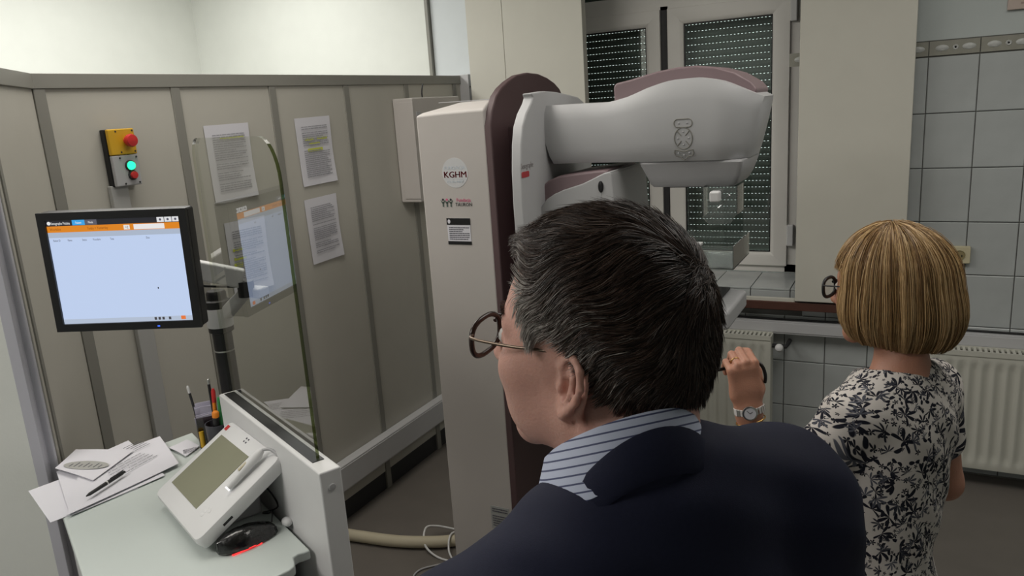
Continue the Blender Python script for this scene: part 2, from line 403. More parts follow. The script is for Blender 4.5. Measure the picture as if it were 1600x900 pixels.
# diagonal leg of the partition, towards the camera
DG = frame((PX, 1.492, 0), (.682, -.731, 0), (.731, .682, 0))   # x along, y out into the room
dl = struct(thing('wall_diagonal', 'diagonal end of the beige partition', 'partition', (PX, 1.4, 0)))
MB(DG).box(.0, .405, -.03, 0, .1, 2.062).build('panel', M_part, dl)
MB(DG).box(.424, .452, -.03, 0, .1, 2.062).build('narrow_panel', M_part, dl)
MB(DG).box(.405, .424, -.035, .004, 0, 2.062).build('post', M_post, dl)
MB(DG).box(.452, .462, -.035, .004, 0, 2.062).build('post', M_post, dl)
MB(DG).box(-.02, .50, -.04, .008, 2.062, 2.108).build('top_rail', M_post, dl, bevel=.002)
MB(DG).box(.462, .478, -.05, .004, 0, 2.062).build('jamb', M_alu, dl, bevel=.002)
dr = struct(thing('door_1', 'white door leaf standing open at the left edge', 'door', (-2.1, 1.1, 0)))
DM = frame((-2.058, 1.128, 0), (-.80, -.60, 0), (.6, -.8, 0))
MB(DM).box(.0, .028, -.02, .02, .02, 2.05).build('edge_strip', M_alu, dr, bevel=.002)
MB(DM).box(.028, .42, -.018, .018, .02, 2.05).build('leaf', M_wall, dr)
MB(DM).box(.42, .46, -.02, .02, .02, 2.05).build('frame_post', M_alu, dr, bevel=.002)
struct(MB(DM).box(.46, 1.6, -.05, .05, 0, 3.15).build('wall_entrance', M_wall))
t2 = struct(thing('trim_2', 'pale cable duct along the foot of the partition', 'duct', (PX, 2.8, .2)))
MB().box(PX+.002, PX+.055, 1.55, 3.98, .185, .315).build('duct_body', M_duct, t2, bevel=.004)
MB().box(PX+.055, PX+.058, 1.55, 3.98, .195, .305).build('duct_cover', M_duct, t2)
tag(MB().box(PX+.002, PX+.022, 1.678, 1.742, .315, 1.745).build('cable_conduit', mat('conduit_grey', (.40, .40, .39), .5), bevel=.003), 'flat pale grey conduit running down the partition below the emergency stop box', 'conduit')
# emergency stop box
es = thing('emergency_stop_box', 'yellow and grey control box with red stop button and green light on the partition', 'switch box', (PX+.02, 1.747, 1.83))
EF = frame((PX+.0, 1.685, 1.741), (0, 1, 0), (0, 0, 1))       # x along wall, y up, z into room
MB(EF).box(0, .100, 0, .188, .002, .026).build('back_shell', M_black, es, bevel=.004)
MB(EF).box(.003, .100, .103, .188, .026, .042).build('upper_cover', M_yellow, es, bevel=.004)
MB(EF).box(.003, .100, .0, .102, .026, .041).build('lower_cover', M_grey, es, bevel=.004)
MB(EF @ Matrix.Translation((.066, .148, .042))).lathe([(.001, 0), (.012, 0), (.012, .012), (.02, .014), (.022, .024), (.019, .032), (.001, .035)], 20).build('stop_button', M_red, es, smooth=40)
gb = MB(EF @ Matrix.Translation((.062, .066, .041))).lathe([(.001, 0), (.018, 0), (.018, .006), (.015, .007), (.001, .007)], 20).build('lamp_bezel', M_dark, es, smooth=40)
MB(EF @ Matrix.Translation((.062, .066, .048))).lathe([(.001, 0), (.0145, 0), (.013, .006), (.001, .007)], 20).build('green_lamp', emis('green_light', (.02, 1, .35), 2.2), gb, smooth=40)
rb = MB(EF @ Matrix.Translation((.066, .034, .041))).lathe([(.001, 0), (.016, 0), (.016, .006), (.013, .007), (.001, .007)], 20).build('button_bezel', M_dark, es, smooth=40)
MB(EF @ Matrix.Translation((.066, .034, .048))).lathe([(.001, 0), (.0125, 0), (.0115, .008), (.001, .009)], 20).build('red_button', M_red, rb, smooth=40)
for x, y in ((.03, .18), (.092, .18), (.04, .112), (.092, .112), (.03, .093), (.092, .093), (.036, .008), (.09, .008)):
    MB(EF @ Matrix.Translation((x, y, .0415))).lathe([(.001, 0), (.0035, 0), (.003, .0015), (.001, .0015)], 8).build('screw', M_dark, es)
# notices taped on the partition
def notice(y0, y1, z0, z1, label, hl, seed, tilt=0):
    t = thing('paper_notice', label, 'paper', (PX+.002, (y0+y1)/2, z0), 'printed notices on the partition')
    F_ = Matrix.Translation((PX+.002, y0, z0)) @ Matrix.Rotation(tilt, 4, 'X') @ frame((0, 0, 0), (0, 1, 0), (0, 0, 1))
    w_, h_ = y1-y0, z1-z0
    vs = []; fs = []                                           # slightly curling sheet
    for k in range(9):
        for i in range(7):
            a, c = i/6, k/8; lift = .0015+.012*max(0, a-.6)*abs(c-.5)*2+.010*max(0, .2-c)
            vs.append((a*w_, c*h_, lift)); vs.append((a*w_, c*h_, lift+.0006))
    for k in range(8):
        for i in range(6):
            q = 2*(k*7+i); fs += [(q, q+14, q+16, q+2), (q+1, q+3, q+17, q+15)]
    for k in range(8): q = 2*k*7; fs += [(q, q+1, q+15, q+14), (q+12, q+26, q+27, q+13)]
    for i in range(6): q = 2*i; fs += [(q, q+2, q+3, q+1), (q+112, q+113, q+115, q+114)]
    MB(F_).add(vs, fs).build('sheet', M_paper, t, smooth=60)
    rr = random.Random(seed); b = MB(F_ @ Matrix.Translation((0, 0, .0068))); printed_lines(b, .14*w_, .88*w_, .12*h_, .88*h_, 26, .0042, rr, z=.0004, blank=.16); b.build('printed_text', M_ink2, t)['kind'] = 'stuff'
    if hl:
        b = MB(F_ @ Matrix.Translation((0, 0, .0062)))
        for (a, c, e, f_) in hl: b.box(a*w_, c*w_, e*h_, f_*h_, 0, .0004)
        b.build('highlighting', M_hl, t)['kind'] = 'stuff'
notice(2.61, 2.835, 1.63, 1.925, 'printed notice with yellow highlighted lines, upper one right of the glass', [(.2, .45, .66, .70), (.55, .85, .665, .70), (.3, .62, .60, .635), (.25, .68, .50, .545)], 3, .02)
notice(2.61, 2.822, 1.28, 1.572, 'printed notice hanging lower, right of the glass shield', None, 4, .03)
notice(2.115, 2.335, 1.63, 1.92, 'printed notice with one green headline half behind the glass shield', [(.3, .85, .80, .83)], 6, .01)
notice(2.14, 2.35, 1.25, 1.545, 'printed notice seen through the glass shield beside the arm joint', [(.1, .35, .60, .64), (.1, .4, .48, .52), (.08, .3, .38, .44)], 9, .0)
bx = thing('wall_box', 'off white equipment box on the partition behind the column', 'equipment box', (PX+.06, 3.5, 1.46))
MB().box(PX+.002, -2.255, 3.335, 3.80, 1.46, 1.99).build('body', M_mach, bx, bevel=.008)
MB().box(PX+.03, -2.252, 3.331, 3.335, 1.48, 1.97).build('lid', M_mach, bx, bevel=.0015)
for z in (1.55, 1.9): MB().box(-2.2565, -2.25, 3.36, 3.40, z, z+.02).build('latch', M_grey, bx, bevel=.001)
MB().tube(spline([(-2.30, 3.50, 1.99), (-2.30, 3.50, 2.02), (-2.31, 3.53, 2.06)], 4), .004, 6).build('cable_stub', M_dark, bx, smooth=60)


# ------------------------------------------------------------------ mammography unit
mg = thing('mammography_unit', 'cream and burgundy mammography machine with white arm and tube head', 'medical machine', (-1.4, 2.5, 0))
# column: chamfered top
def colring(y, top): return [(-1.547, y, 0), (-1.273, y, 0), (-1.273, y, top[2]), (-1.43, y, top[1]), (-1.547, y, top[0])]
MB().loft([colring(2.300, (1.905, 1.910, 1.913)), colring(2.335, (1.912, 1.932, 1.936)), colring(2.42, (1.915, 1.942, 1.945)), colring(2.80, (1.915, 1.942, 1.945))]).build('column', M_mach, mg, bevel=.008)
MB().box(-1.51, -1.29, 2.40, 2.404, 1.9440, 1.9465).build('top_seam', M_grey, mg)
pl = [(2.225, 0.05), (2.225, 1.86), (2.24, 1.905), (2.278, 1.954), (2.32, 1.98), (2.375, 2.002), (2.46, 2.022), (2.551, 2.031), (2.64, 2.027), (2.713, 2.014), (2.78, 1.994), (2.826, 1.972), (2.86, 1.94), (2.88, 1.88), (2.88, .05)]
MB().prism([(y_*1.0+(.075 if y_ < 2.4 else .06), z_) for y_, z_ in pl], -1.278, -1.250, 'x').build('rear_cover', M_burg, mg, bevel=.006)
MB().box(-1.62, -.9, 2.20, 2.95, 0, .05).build('base_plate', M_grey, mg, bevel=.01)
gp = [(2.20, .95), (2.165, 1.05), (2.150, 1.4), (2.144, 1.62), (2.148, 1.72), (2.160, 1.80), (2.178, 1.855), (2.208, 1.893), (2.25, 1.925), (2.262, 1.94), (2.252, 1.953), (2.36, 1.958), (2.46, 1.953), (2.56, 1.943), (2.64, 1.933), (2.69, 1.915), (2.72, 1.88), (2.73, 1.78), (2.73, 1.1), (2.70, .95)]
MB().prism(gp, -1.108, -1.072, 'x').build('gantry_shell', M_machw, mg, bevel=.010, seg=3)
MB().box(-1.27, -1.10, 2.42, 2.62, 1.0, 1.85).build('carriage', M_burg, mg, bevel=.01)
# upper arm and tube head: bulging white shell
xs_t = [(-1.10, 1.912), (-1.03, 1.911), (-.956, 1.910), (-.90, 1.909), (-.849, 1.910), (-.786, 1.922), (-.725, 1.943), (-.685, 1.954), (-.646, 1.962), (-.57, 1.964), (-.53, 1.957), (-.496, 1.948), (-.424, 1.914), (-.392, 1.898)]
def topz(x):
    for (a, b), (c, d_) in zip(xs_t[:-1], xs_t[1:]):
        if x <= c: return b+(d_-b)*(x-a)/(c-a)
    return xs_t[-1][1]
rings = []
for i in range(33):
    t_ = i/32; x = -1.10+.708*t_
    zt = topz(x); zb = 1.723
    bul = 1/(1+math.exp(-(x+.80)/.045)); tip = max(0, (x+.50)/.11)
    y0 = 2.345-.03*bul+.075*tip**2; y1 = 2.56+.07*bul-.06*tip**2
    ring = []
    n1 = 8
    for k in range(n1+1):                                   # front side from bottom to top, gently crowned
        a = k/n1; z = zb+(zt-zb)*a; off = .012*(1-(2*a-1)**2)+.0
        lean = .042*(1-a)*min(1, max(0, (x+.62)/.23))       # the head narrows towards the collimator
        ring.append((x-lean+.045*(1-a)*max(0, 1-t_*9), y0-off+.010*(1 if k in (0, n1) else 0), z))
    for k in range(n1+1):
        a = 1-k/n1; z = zb+(zt-zb)*a; off = .012*(1-(2*a-1)**2)
        lean = .042*(1-a)*min(1, max(0, (x+.62)/.23))
        ring.append((x-lean, y1+off-.010*(1 if k in (0, n1) else 0), z))
    rings.append(ring)
MB().loft(rings).build('tube_arm', M_machw, mg, smooth=42)
# mauve top cover
cp = [(-.852, 1.905), (-.853, 1.955), (-.845, 1.966), (-.794, 1.974), (-.75, 1.984), (-.711, 1.992), (-.651, 1.999), (-.592, 2.000), (-.534, 1.991), (-.478, 1.972), (-.43, 1.942), (-.412, 1.92), (-.42, 1.89), (-.55, 1.87), (-.75, 1.87)]
MB().prism(cp, 2.395, 2.60, 'y').build('head_cover', M_mauve, mg, bevel=.02, seg=3)
# collimator housing below the head
cb = MB()
def cring(z, x0, x1, y0, y1): return [(x, y, z) for x, y in roundrect(x1-x0, y1-y0, .018, 3, (x0+x1)/2, (y0+y1)/2)]
cb.loft([cring(1.722, -.758, -.437, 2.335, 2.60), cring(1.716, -.757, -.437, 2.332, 2.60), cring(1.672, -.738, -.452, 2.345, 2.59), cring(1.650, -.729, -.464, 2.350, 2.585), cring(1.642, -.722, -.472, 2.356, 2.58)])
cb.build('collimator_housing', M_grey, mg, smooth=40)
MB().box(-.69, -.50, 2.38, 2.55, 1.637, 1.643).build('collimator_window', M_dark, mg)
# engraved control pad
pad = thing_pad = MB().box(-.612, -.604, 2.3045, 2.3046, 1.79, 1.7901).build('control_pad', M_grey, mg)
def pad_pt(x, z, d=0.0): return (x, 2.3150-.012*(1-(2*(z-1.723)/.241-1)**2)-d, z)
def pad_ring(pts, name): MB().tube([pad_pt(x, z) for x, z in pts], .0016, 6).build(name, M_post, pad, smooth=60)
c0 = (-.608, 1.792)
pad_ring([(c0[0]+.027*cos(2*pi*k/28), c0[1]+.032*sin(2*pi*k/28)) for k in range(29)], 'dial_outline')
for a in (45, -45):
    pad_ring([(c0[0]+s_*.026*cos(radians(a)), c0[1]+s_*.031*sin(radians(a))) for s_ in (-1, -.35)], 'dial_groove'); pad_ring([(c0[0]+s_*.026*cos(radians(a)), c0[1]+s_*.031*sin(radians(a))) for s_ in (.35, 1)], 'dial_groove')
rr_ = roundrect(.054, .024, .011, 4, -.608, 1.836); pad_ring(rr_+rr_[:1], 'upper_key_outline')
lo_ = [(-.635, 1.758), (-.622, 1.756), (-.608, 1.752), (-.594, 1.756), (-.581, 1.758), (-.579, 1.748), (-.583, 1.740), (-.598, 1.737), (-.601, 1.731), (-.608, 1.728), (-.615, 1.731), (-.618, 1.737), (-.633, 1.740), (-.637, 1.748), (-.635, 1.758)]
pad_ring(lo_, 'lower_key_outline')
for x, z in ((-.608, 1.811), (-.608, 1.773), (-.624, 1.792), (-.592, 1.792), (-.62, 1.836), (-.596, 1.836), (-.624, 1.748), (-.592, 1.748), (-.608, 1.742)):
    MB().ellipsoid(pad_pt(x, z), (.0032, .0018, .0032), 8).build('key', M_grey, pad, smooth=60)
# face shield bracket and compression paddle in clear plastic
sh = MB(); shp = [(-.552, 1.648), (-.452, 1.648), (-.450, 1.570), (-.470, 1.538), (-.530, 1.532), (-.552, 1.556)]
sh.prism(shp, 2.300, 2.303, 'y').box(-.453, -.450, 2.303, 2.40, 1.565, 1.648).box(-.552, -.549, 2.303, 2.36, 1.56, 1.648)
sh.build('face_shield', M_clearp, mg)
MB().tube([(-.470, 2.297, 1.625), (-.505, 2.297, 1.585), (-.525, 2.297, 1.555)], .002, 6).build('shield_rib', M_clearp, mg)
MB().box(-.525, -.495, 2.268, 2.30, 1.605, 1.637).build('shield_clip', M_white, mg, bevel=.006)
pd = MB(); pd.box(-.72, -.455, 2.27, 2.273, 1.405, 1.475).box(-.72, -.455, 2.273, 2.52, 1.405, 1.408).box(-.458, -.455, 2.273, 2.52, 1.405, 1.475).box(-.72, -.455, 2.52, 2.523, 1.405, 1.475)
pd.build('compression_paddle', M_clearp, mg)
MB().box(-.80, -.72, 2.30, 2.50, 1.40, 1.49).build('paddle_carrier', M_machw, mg, bevel=.01)
MB().box(-.64, -.55, 2.262, 2.30, 1.474, 1.482).build('paddle_clip', M_white, mg, bevel=.002)
# lower arm with mauve shoulder and detector
lw = [(-1.09, 1.10), (-1.088, 1.56), (-1.076, 1.587), (-1.051, 1.616), (-1.025, 1.632), (-.993, 1.645), (-.955, 1.656), (-.926, 1.664), (-.895, 1.677), (-.871, 1.688), (-.85, 1.697), (-.832, 1.701), (-.826, 1.695), (-.80, 1.30), (-.80, 1.10)]
MB().prism(lw, 2.275, 2.62, 'y').build('lower_arm', M_machw, mg, bevel=.008)
mv = [(-1.13, 1.2), (-1.135, 1.55), (-1.12, 1.61), (-1.095, 1.645), (-1.06, 1.672), (-1.02, 1.687), (-.97, 1.693), (-.90, 1.700), (-.85, 1.7035), (-.85, 1.66), (-.95, 1.64), (-1.05, 1.58), (-1.06, 1.2)]
MB().prism(mv, 2.31, 2.60, 'y').build('arm_shoulder', M_mauve, mg, bevel=.008)
MB(Matrix.Translation((-.862, 2.273, 1.655)) @ Matrix.Rotation(radians(90), 4, 'X') @ Matrix.Diagonal((.6, 1.35, 1, 1))).lathe([(.001, -.004), (.0135, -.004), (.0135, .002), (.011, .003), (.001, .003)], 20).build('key_hole', M_black, mg, smooth=40)
MB().box(-.832, -.826, 2.279, 2.30, 1.62, 1.672).build('edge_latch', M_dark, mg, bevel=.002)
MB().box(-.863, -.8615, 2.273, 2.276, 1.45, 1.637).build('arm_groove', M_grey, mg)
MB().box(-.84, -.468, 2.27, 2.56, 1.215, 1.275).build('detector', M_grey, mg, bevel=.012)
MB().box(-.84, -.52, 2.28, 2.55, 1.275, 1.283).build('breast_support', M_dark, mg, bevel=.003)
# markings
TX = frame((-1.0715, 2.145, 1.722), (0, 1, 0), (0, 0, 1))
text('maker_text', 'Senographe', .026, mat('grey_ink', (.28, .26, .26), .6, var=0), TX @ Matrix.Translation((.0, .004, 0)), mg, sx=.72)
MB(TX @ Matrix.Translation((.028, -.014, 0))).prism(roundrect(.052, .018, .005, 3), -.0003, .0008, 'z').build('red_badge', M_redink, mg)
CF = frame((-1.405, 2.2995, 1.706), (1, 0, 0), (0, 0, 1))
MB(CF @ Matrix.Translation((0, 0, -.0006))).lathe([(.001, 0), (.052, 0), (.052, .0009), (.001, .0009)], 32).build('round_sticker', mat('sticker_white', (.57, .575, .58), .5), mg)
def put(s_, x, y, size, m_, sx=1, bold=1, al='CENTER'):
    text('sticker_text', s_, size, m_, CF @ Matrix.Translation((x, y, .0005)), mg, align=al, sx=sx)
put('FUNDACJA', 0, .012, .016, M_blueink, 1.05)
for dx in (0, .0007, .0014): put('KGHM', dx, -.016, .030, M_redink, 1.08)
put('POLSKA MIEDŹ', 0, -.034, .010, M_blueink, 1.0)
MB(CF).box(-.04, .04, -.023, -.0225, 0, .0006).build('sticker_rule', M_blueink, mg)
pf = CF @ Matrix.Translation((0, -.104, 0))
for px_, m_ in ((-.058, M_dark), (-.042, M_dark), (-.026, M_dark)):
    b = MB(pf @ Matrix.Translation((px_, 0, 0))); b.box(-.003, .003, -.014, .004, 0, .0006)
    for s_ in (-1, 1): b.add([(0, .0, 0), (s_*.008, .010, 0), (s_*.010, .008, 0), (s_*.002, -.004, 0)], [(0, 1, 2, 3)], Matrix.Translation((0, 0, .0006)))
    b.build('logo_figure', mat('logo_green_grey', (.10, .13, .11), .6, var=0), mg)
    MB(pf @ Matrix.Translation((px_, .011, 0))).lathe([(.0005, 0), (.0042, 0), (.0042, .0006), (.0005, .0006)], 10).build('logo_head', M_pinkink if px_ == -.042 else M_dark, mg)
put('Fundacja', .026, -.100, .0175, M_pinkink, .95); put('TAURON', .026, -.116, .0175, M_dark, .93)
lb = MB(CF).box(-.049, .045, -.252, -.158, 0, .0008).build('rating_label', M_paper, mg)
MB(CF).box(-.050, .046, -.182, -.158, .0008, .0012).build('label_header', M_black, lb); MB(CF).box(-.050, .046, -.252, -.240, .0008, .0012).build('label_footer', M_black, lb)
MB(CF @ Matrix.Translation((-.040, -.170, .0012))).ellipsoid((0, 0, 0), (.006, .008, .0004), 10).build('label_emblem', M_paper, lb)
b = MB(CF @ Matrix.Translation((0, 0, .0008))); printed_lines(b, -.042, .040, -.236, -.188, 7, .0028, random.Random(8), blank=.1); o = b.build('label_text', M_ink, lb); o['kind'] = 'stuff'
ll = MB().box(-1.367, -1.288, 2.2985, 2.2996, .35, .445).build('service_label', mat('silver_label', (.36, .37, .36), .4), mg)
b = MB(frame((-1.36, 2.298, .36), (1, 0, 0), (0, 0, 1))); printed_lines(b, 0, .065, 0, .08, 8, .004, random.Random(3)); o = b.build('label_text', M_ink, ll); o['kind'] = 'stuff'
# hose and loose cables on the floor
tag(MB().tube(spline([(-2.30, 2.46, .03), (-2.26, 2.475, .03), (-2.196, 2.483, .03), (-2.004, 2.512, .03), (-1.834, 2.57, .03), (-1.74, 2.63, .03), (-1.69, 2.72, .03), (-1.68, 2.92, .03)], 8), .027, 12).build('corrugated_hose', M_hose, smooth=60), 'beige hose lying on the dark floor between desk and column', 'hose')
cg = 'loose cables at the foot of the column'
tag(MB().tube(spline([(-1.66, 2.74, .006), (-1.80, 2.71, .02), (-1.88, 2.66, .05), (-1.90, 2.60, .066), (-1.86, 2.53, .03), (-1.77, 2.50, .006), (-1.65, 2.50, .006)], 8), .005, 8).build('grey_cable', M_white, smooth=60), 'pale thin cable looping over the beige hose', 'cable', cg)
tag(MB().tube(spline([(-1.69, 2.50, .006), (-1.76, 2.44, .006), (-1.80, 2.39, .006), (-1.79, 2.33, .006), (-1.70, 2.27, .006)], 8), .004, 8).build('grey_cable', M_grey, smooth=60), 'dull grey thin cable lying in front of the beige hose', 'cable', cg)
tag(MB().tube(spline([(-1.70, 2.72, .006), (-1.745, 2.66, .05), (-1.765, 2.60, .064), (-1.735, 2.53, .03), (-1.67, 2.48, .006)], 8), .0045, 8).build('white_cable', M_white, smooth=60), 'short white cable hanging over the hose right beside the column', 'cable', cg)

# ------------------------------------------------------------------ workstation with glass shield
G = Vector((-1.071, 1.116, 0)); ud = Vector((-.9045, .4266, 0)); nd = Vector((.4266, .9045, 0))
# frame U: x = u (away along the panel), y = -n (towards the operator), z up
U = Matrix.Identity(4)
for i in range(3): U[i][0] = ud[i]; U[i][1] = nd[i]; U[i][2] = (0, 0, 1)[i]; U[i][3] = G[i]
def Wp(a, b, z): return tuple(U @ Vector((a, b, z)))
ZD = 1.03
ws = thing('workstation', 'white workstation desk with pale green top, side panel and glass shield', 'desk', Wp(.45, -.2, 0))
dp = [(.88, -.038), (.86, -.14), (.89, -.25), (.86, -.36), (.80, -.42), (.55, -.425), (-.30, -.45), (-.32, -.43), (-.32, -.20), (-.30, -.18), (-.08, -.165), (-.045, -.15), (-.030, -.125), (-.027, -.10), (-.020, -.086), (-.004, -.08), (.012, -.076), (.016, -.064), (.013, -.05), (.013, -.038)]
MB(U).prism([(a, b) for a, b in dp], ZD-.022, ZD, 'z').build('desktop', M_desk, ws, bevel=.004)
sp = MB(U)
sp.box(-.068, .565, -.028, .020, .06, 1.232)
o_ = sp.build('side_panel', M_white, ws, bevel=.004)
MB(U).box(-.012, .552, -.017, .0085, 1.2322, 1.2336).build('slot_strip', M_black, o_)
for a_, z_ in ((-.0685, 1.195), (-.0685, .97), (-.0685, .6)):
    MB(U @ Matrix.Translation((a_, -.004, z_)) @ Matrix.Rotation(radians(-90), 4, 'Y')).lathe([(.001, -.001), (.008, -.001), (.007, .002), (.001, .0025)], 12).build('screw_cap', M_grey, o_, smooth=40)
MB(U @ Matrix.Translation((.142, -.030, ZD+.012))).ellipsoid((0, -.006, 0), (.016, .012, .010), 12).build('bumper', M_white, o_, smooth=60)
MB(U).box(.10, .86, -.40, -.06, .08, ZD-.03).build('pedestal', M_white, ws, bevel=.006)
MB(U).box(-.06, .10, -.34, -.04, .10, .86).build('computer_bay', M_black, ws, bevel=.01)
for a_, b_ in ((-.04, -.03), (.55, -.03), (.14, -.36), (.8, -.36)):
    MB(U @ Matrix.Translation((a_, b_, 0))).lathe([(.001, 0), (.025, 0), (.03, .01), (.03, .05), (.02, .062), (.001, .0625)], 14).build('foot', M_dark, ws, smooth=40)
# glass shield standing in the slot
gl = []
ga, gb_, gz0, gz1, rc = .0, .548, 1.225, 1.893, .085
gl += [(ga, gz0), (gb_, gz0)]
for k in range(9): a = radians(90*k/8); gl.append((gb_-rc*.6+rc*.6*cos(a), gz1-rc*.6+rc*.6*sin(a)))
for k in range(9): a = radians(90+90*k/8); gl.append((ga+rc+rc*cos(a), gz1-rc+rc*sin(a)))
gm = MB(U); nG = len(gl)
gm.add([(p[0], 0.004, p[1]) for p in gl], [tuple(range(nG))]); 
gs = gm.build('glass_shield', M_glass, ws)
em = MB(U); cx_, cz_ = sum(p[0] for p in gl)/nG, sum(p[1] for p in gl)/nG
near_rim = [gl[k] for k in range(11, nG)]+[gl[0]]             # top edge and the edge nearest the camera
em.loft([[(p[0], -.0035, p[1]) for p in near_rim], [(p[0], .0035, p[1]) for p in near_rim]], closed=False)
em.build('glass_edge', clear('green_glass_rim', (.22, .27, .10), .1, 1.5, .02), gs)
far_rim = gl[1:12]; fm = MB(U); fm.loft([[(p[0], -.0035, p[1]) for p in far_rim], [(p[0], .0035, p[1]) for p in far_rim]], closed=False)
fm.build('far_glass_edge', clear('pale_glass_rim', (.78, .80, .72), .1, 1.3, .0), gs)
# monitor arm on its pole
ar = thing('monitor_support', 'white articulated monitor arm on a black pole behind the desk panel', 'monitor arm', Wp(.725, .05, ZD))
PM = U @ Matrix.Translation((.725, .05, 0))
MB(PM).lathe([(.001, ZD), (.034, ZD), (.034, ZD+.012), (.03, ZD+.016), (.0265, ZD+.03), (.0265, 1.355), (.001, 1.355)], 24).build('pole', M_black, ar, smooth=40)
MB(PM).lathe([(.001, 1.30), (.0275, 1.30), (.0275, 1.304), (.001, 1.304)], 24).build('pole_ring', M_silver, ar, smooth=40)
MB(PM).lathe([(.028, 1.355), (.034, 1.358), (.034, 1.372), (.001, 1.372)], 24).build('clamp_ring', M_black, ar, smooth=40)
MB(PM).lathe([(.001, 1.372), (.035, 1.372), (.0355, 1.376), (.0355, 1.422), (.034, 1.426), (.001, 1.426)], 24).build('collar', M_white, ar, smooth=40)
MB(PM).lathe([(.001, 1.426), (.034, 1.426), (.034, 1.446), (.027, 1.450), (.027, 1.468), (.023, 1.474), (.001, 1.475)], 24).build('pole_cap', M_black, ar, smooth=40)
E1 = Vector(Wp(.60, .095, 1.498)); A0 = Vector(Wp(.715, .06, 1.40)); MN = Vector((-1.723, 1.211, 1.586)); 
def beam(a, b, w0, w1, h0, h1, name, m_):
    a, b = Vector(a), Vector(b); F_ = frame(a, b-a, Vector((0, 0, 1))); L_ = (b-a).length
    # local: x along, y up, z sideways
    MB(F_).loft([[(x, s_*hh, t_*ww) for s_, t_ in ((-1, -1), (1, -1), (1, 1), (-1, 1))] for x, hh, ww in ((0, h0, w0), (L_*.5, (h0+h1)/2*1.05, (w0+w1)/2), (L_, h1, w1))]).build(name, m_, ar, bevel=.006)
beam(A0, E1+Vector((0, 0, -.015)), .017, .014, .016, .014, 'lower_arm', M_white)
MB(Matrix.Translation(E1)).lathe([(.001, -.03), (.022, -.03), (.022, .012), (.001, .012)], 20).build('elbow', M_black, ar, smooth=40)
MB(Matrix.Translation(E1+Vector((.02, .02, -.022)))).box(-.025, .025, -.02, .02, -.014, .014).build('elbow_cover', M_grey, ar, bevel=.006)
E2 = MN + Vector((-.02, .075, -.02))
beam(E1+Vector((-.005, 0, .018)), E2+Vector((0, 0, .035)), .017, .017, .026, .022, 'upper_arm', M_white)
MB().tube(spline([E1+Vector((-.02, 0, -.005)), (E1+E2)/2+Vector((0, 0, -.018)), E2+Vector((.03, 0, -.01))], 5), .0032, 8).build('arm_cable', M_black, ar, smooth=60)
MB(frame(E1+Vector((-.012, -.012, .018)), (0, 0, 1), (.9, .44, 0))).lathe([(.001, 0), (.009, 0), (.009, .006), (.001, .006)], 14).build('arm_screw', M_dark, ar, smooth=40)
# monitor
mx_, my_ = Vector((.896, .444, -.027)), Vector((.03, .001, 1.0))
MF = frame(MN, mx_, my_)                     # x right, y up, z towards viewer
sw, sh_ = .376*.87, .301*.87
mo = thing('monitor', 'black framed flat monitor showing a pale blue list window with orange bar', 'monitor', tuple(MN-Vector((0, 0, .16))))
bw = .019
MB(MF).box(-sw/2-bw, sw/2+bw, -sh_/2-bw, sh_/2+bw, -.045, -.004).build('back_shell', M_black, mo, bevel=.006)
b = MB(MF)
for q in ((-sw/2-bw, sw/2+bw, sh_/2, sh_/2+bw), (-sw/2-bw, sw/2+bw, -sh_/2-bw, -sh_/2), (-sw/2-bw, -sw/2, -sh_/2, sh_/2), (sw/2, sw/2+bw, -sh_/2, sh_/2)): b.box(*q, -.004, .006)
b.build('bezel', M_black, mo)
MB(MF).box(-.06, .06, -.06, .06, -.075, -.045).build('mount', M_dark, mo, bevel=.004)
M_scr = emis('screen_pale_blue', (.58, .70, .95), .88)
scn = MB(MF).box(-sw/2, sw/2, -sh_/2, sh_/2, -.004, .0).build('screen', M_scr, mo)
def ui(x0, x1, y0, y1, col, s_, name, lay=1):
    # coordinates as fractions of the screen, y from the top
    MB(MF).box(-sw/2+x0*sw, -sw/2+x1*sw, sh_/2-y1*sh_, sh_/2-y0*sh_, .0, .0002*lay).build(name, emis('ui_'+name, col, s_), scn)
ui(0, 1, 0, .055, (.02, .02, .025), 1, 'title_bar'); ui(0, 1, .055, .115, (.78, .25, .015), .9, 'orange_bar')
ui(0, 1, .115, .165, (.50, .58, .72), .8, 'header_row'); ui(.0, 1, .955, 1, (.52, .60, .74), .85, 'status_bar')
ui(.195, .29, .003, .052, (.05, .40, .85), .9, 'active_tab', 2); ui(.29, .38, .003, .052, (.10, .10, .13), 1, 'idle_tab', 2)
for i in range(3): ui(.83+.057*i, .882+.057*i, .0, .05, (.8, .8, .82), .9, 'tool_button', 2)
ui(.575, .62, .065, .108, (.85, .83, .8), .9, 'small_button', 2); ui(.65, .88, .062, .110, (.88, .86, .86), .9, 'search_field', 2)
ui(.905, .94, .955, .99, (.85, .2, .05), .9, 'alert_icon', 2)
E_w = emis('ui_white_text', (.85, .85, .85), .9); E_d = emis('ui_dark_text', (.10, .10, .13), 1); E_b = emis('ui_brown_text', (.35, .10, .01), .8)
def ut(s_, x, y, size, m_, sx=1): text('screen_text', s_, size, m_, MF @ Matrix.Translation((-sw/2+x*sw, sh_/2-y*sh_, .0006)), scn, depth=.0001, sx=sx)
ut('Senographe Pristina', .035, .042, .0095, E_w, .62); ut('Patient', .22, .038, .0075, E_w, .7); ut('Mode', .315, .038, .0075, E_w, .7)
ut('Worklist', .02, .098, .0095, E_b, .8); ut('Today + Yesterday', .30, .096, .0095, E_b, .7); ut('+2', .587, .098, .009, E_d, .8)
for x, s_ in ((.03, 'Patient ID'), (.14, 'Name'), (.25, 'Status'), (.33, 'Procedure'), (.46, 'Time'), (.73, 'Date')): ut(s_, x, .20, .0075, mat_e if False else E_d, .6)
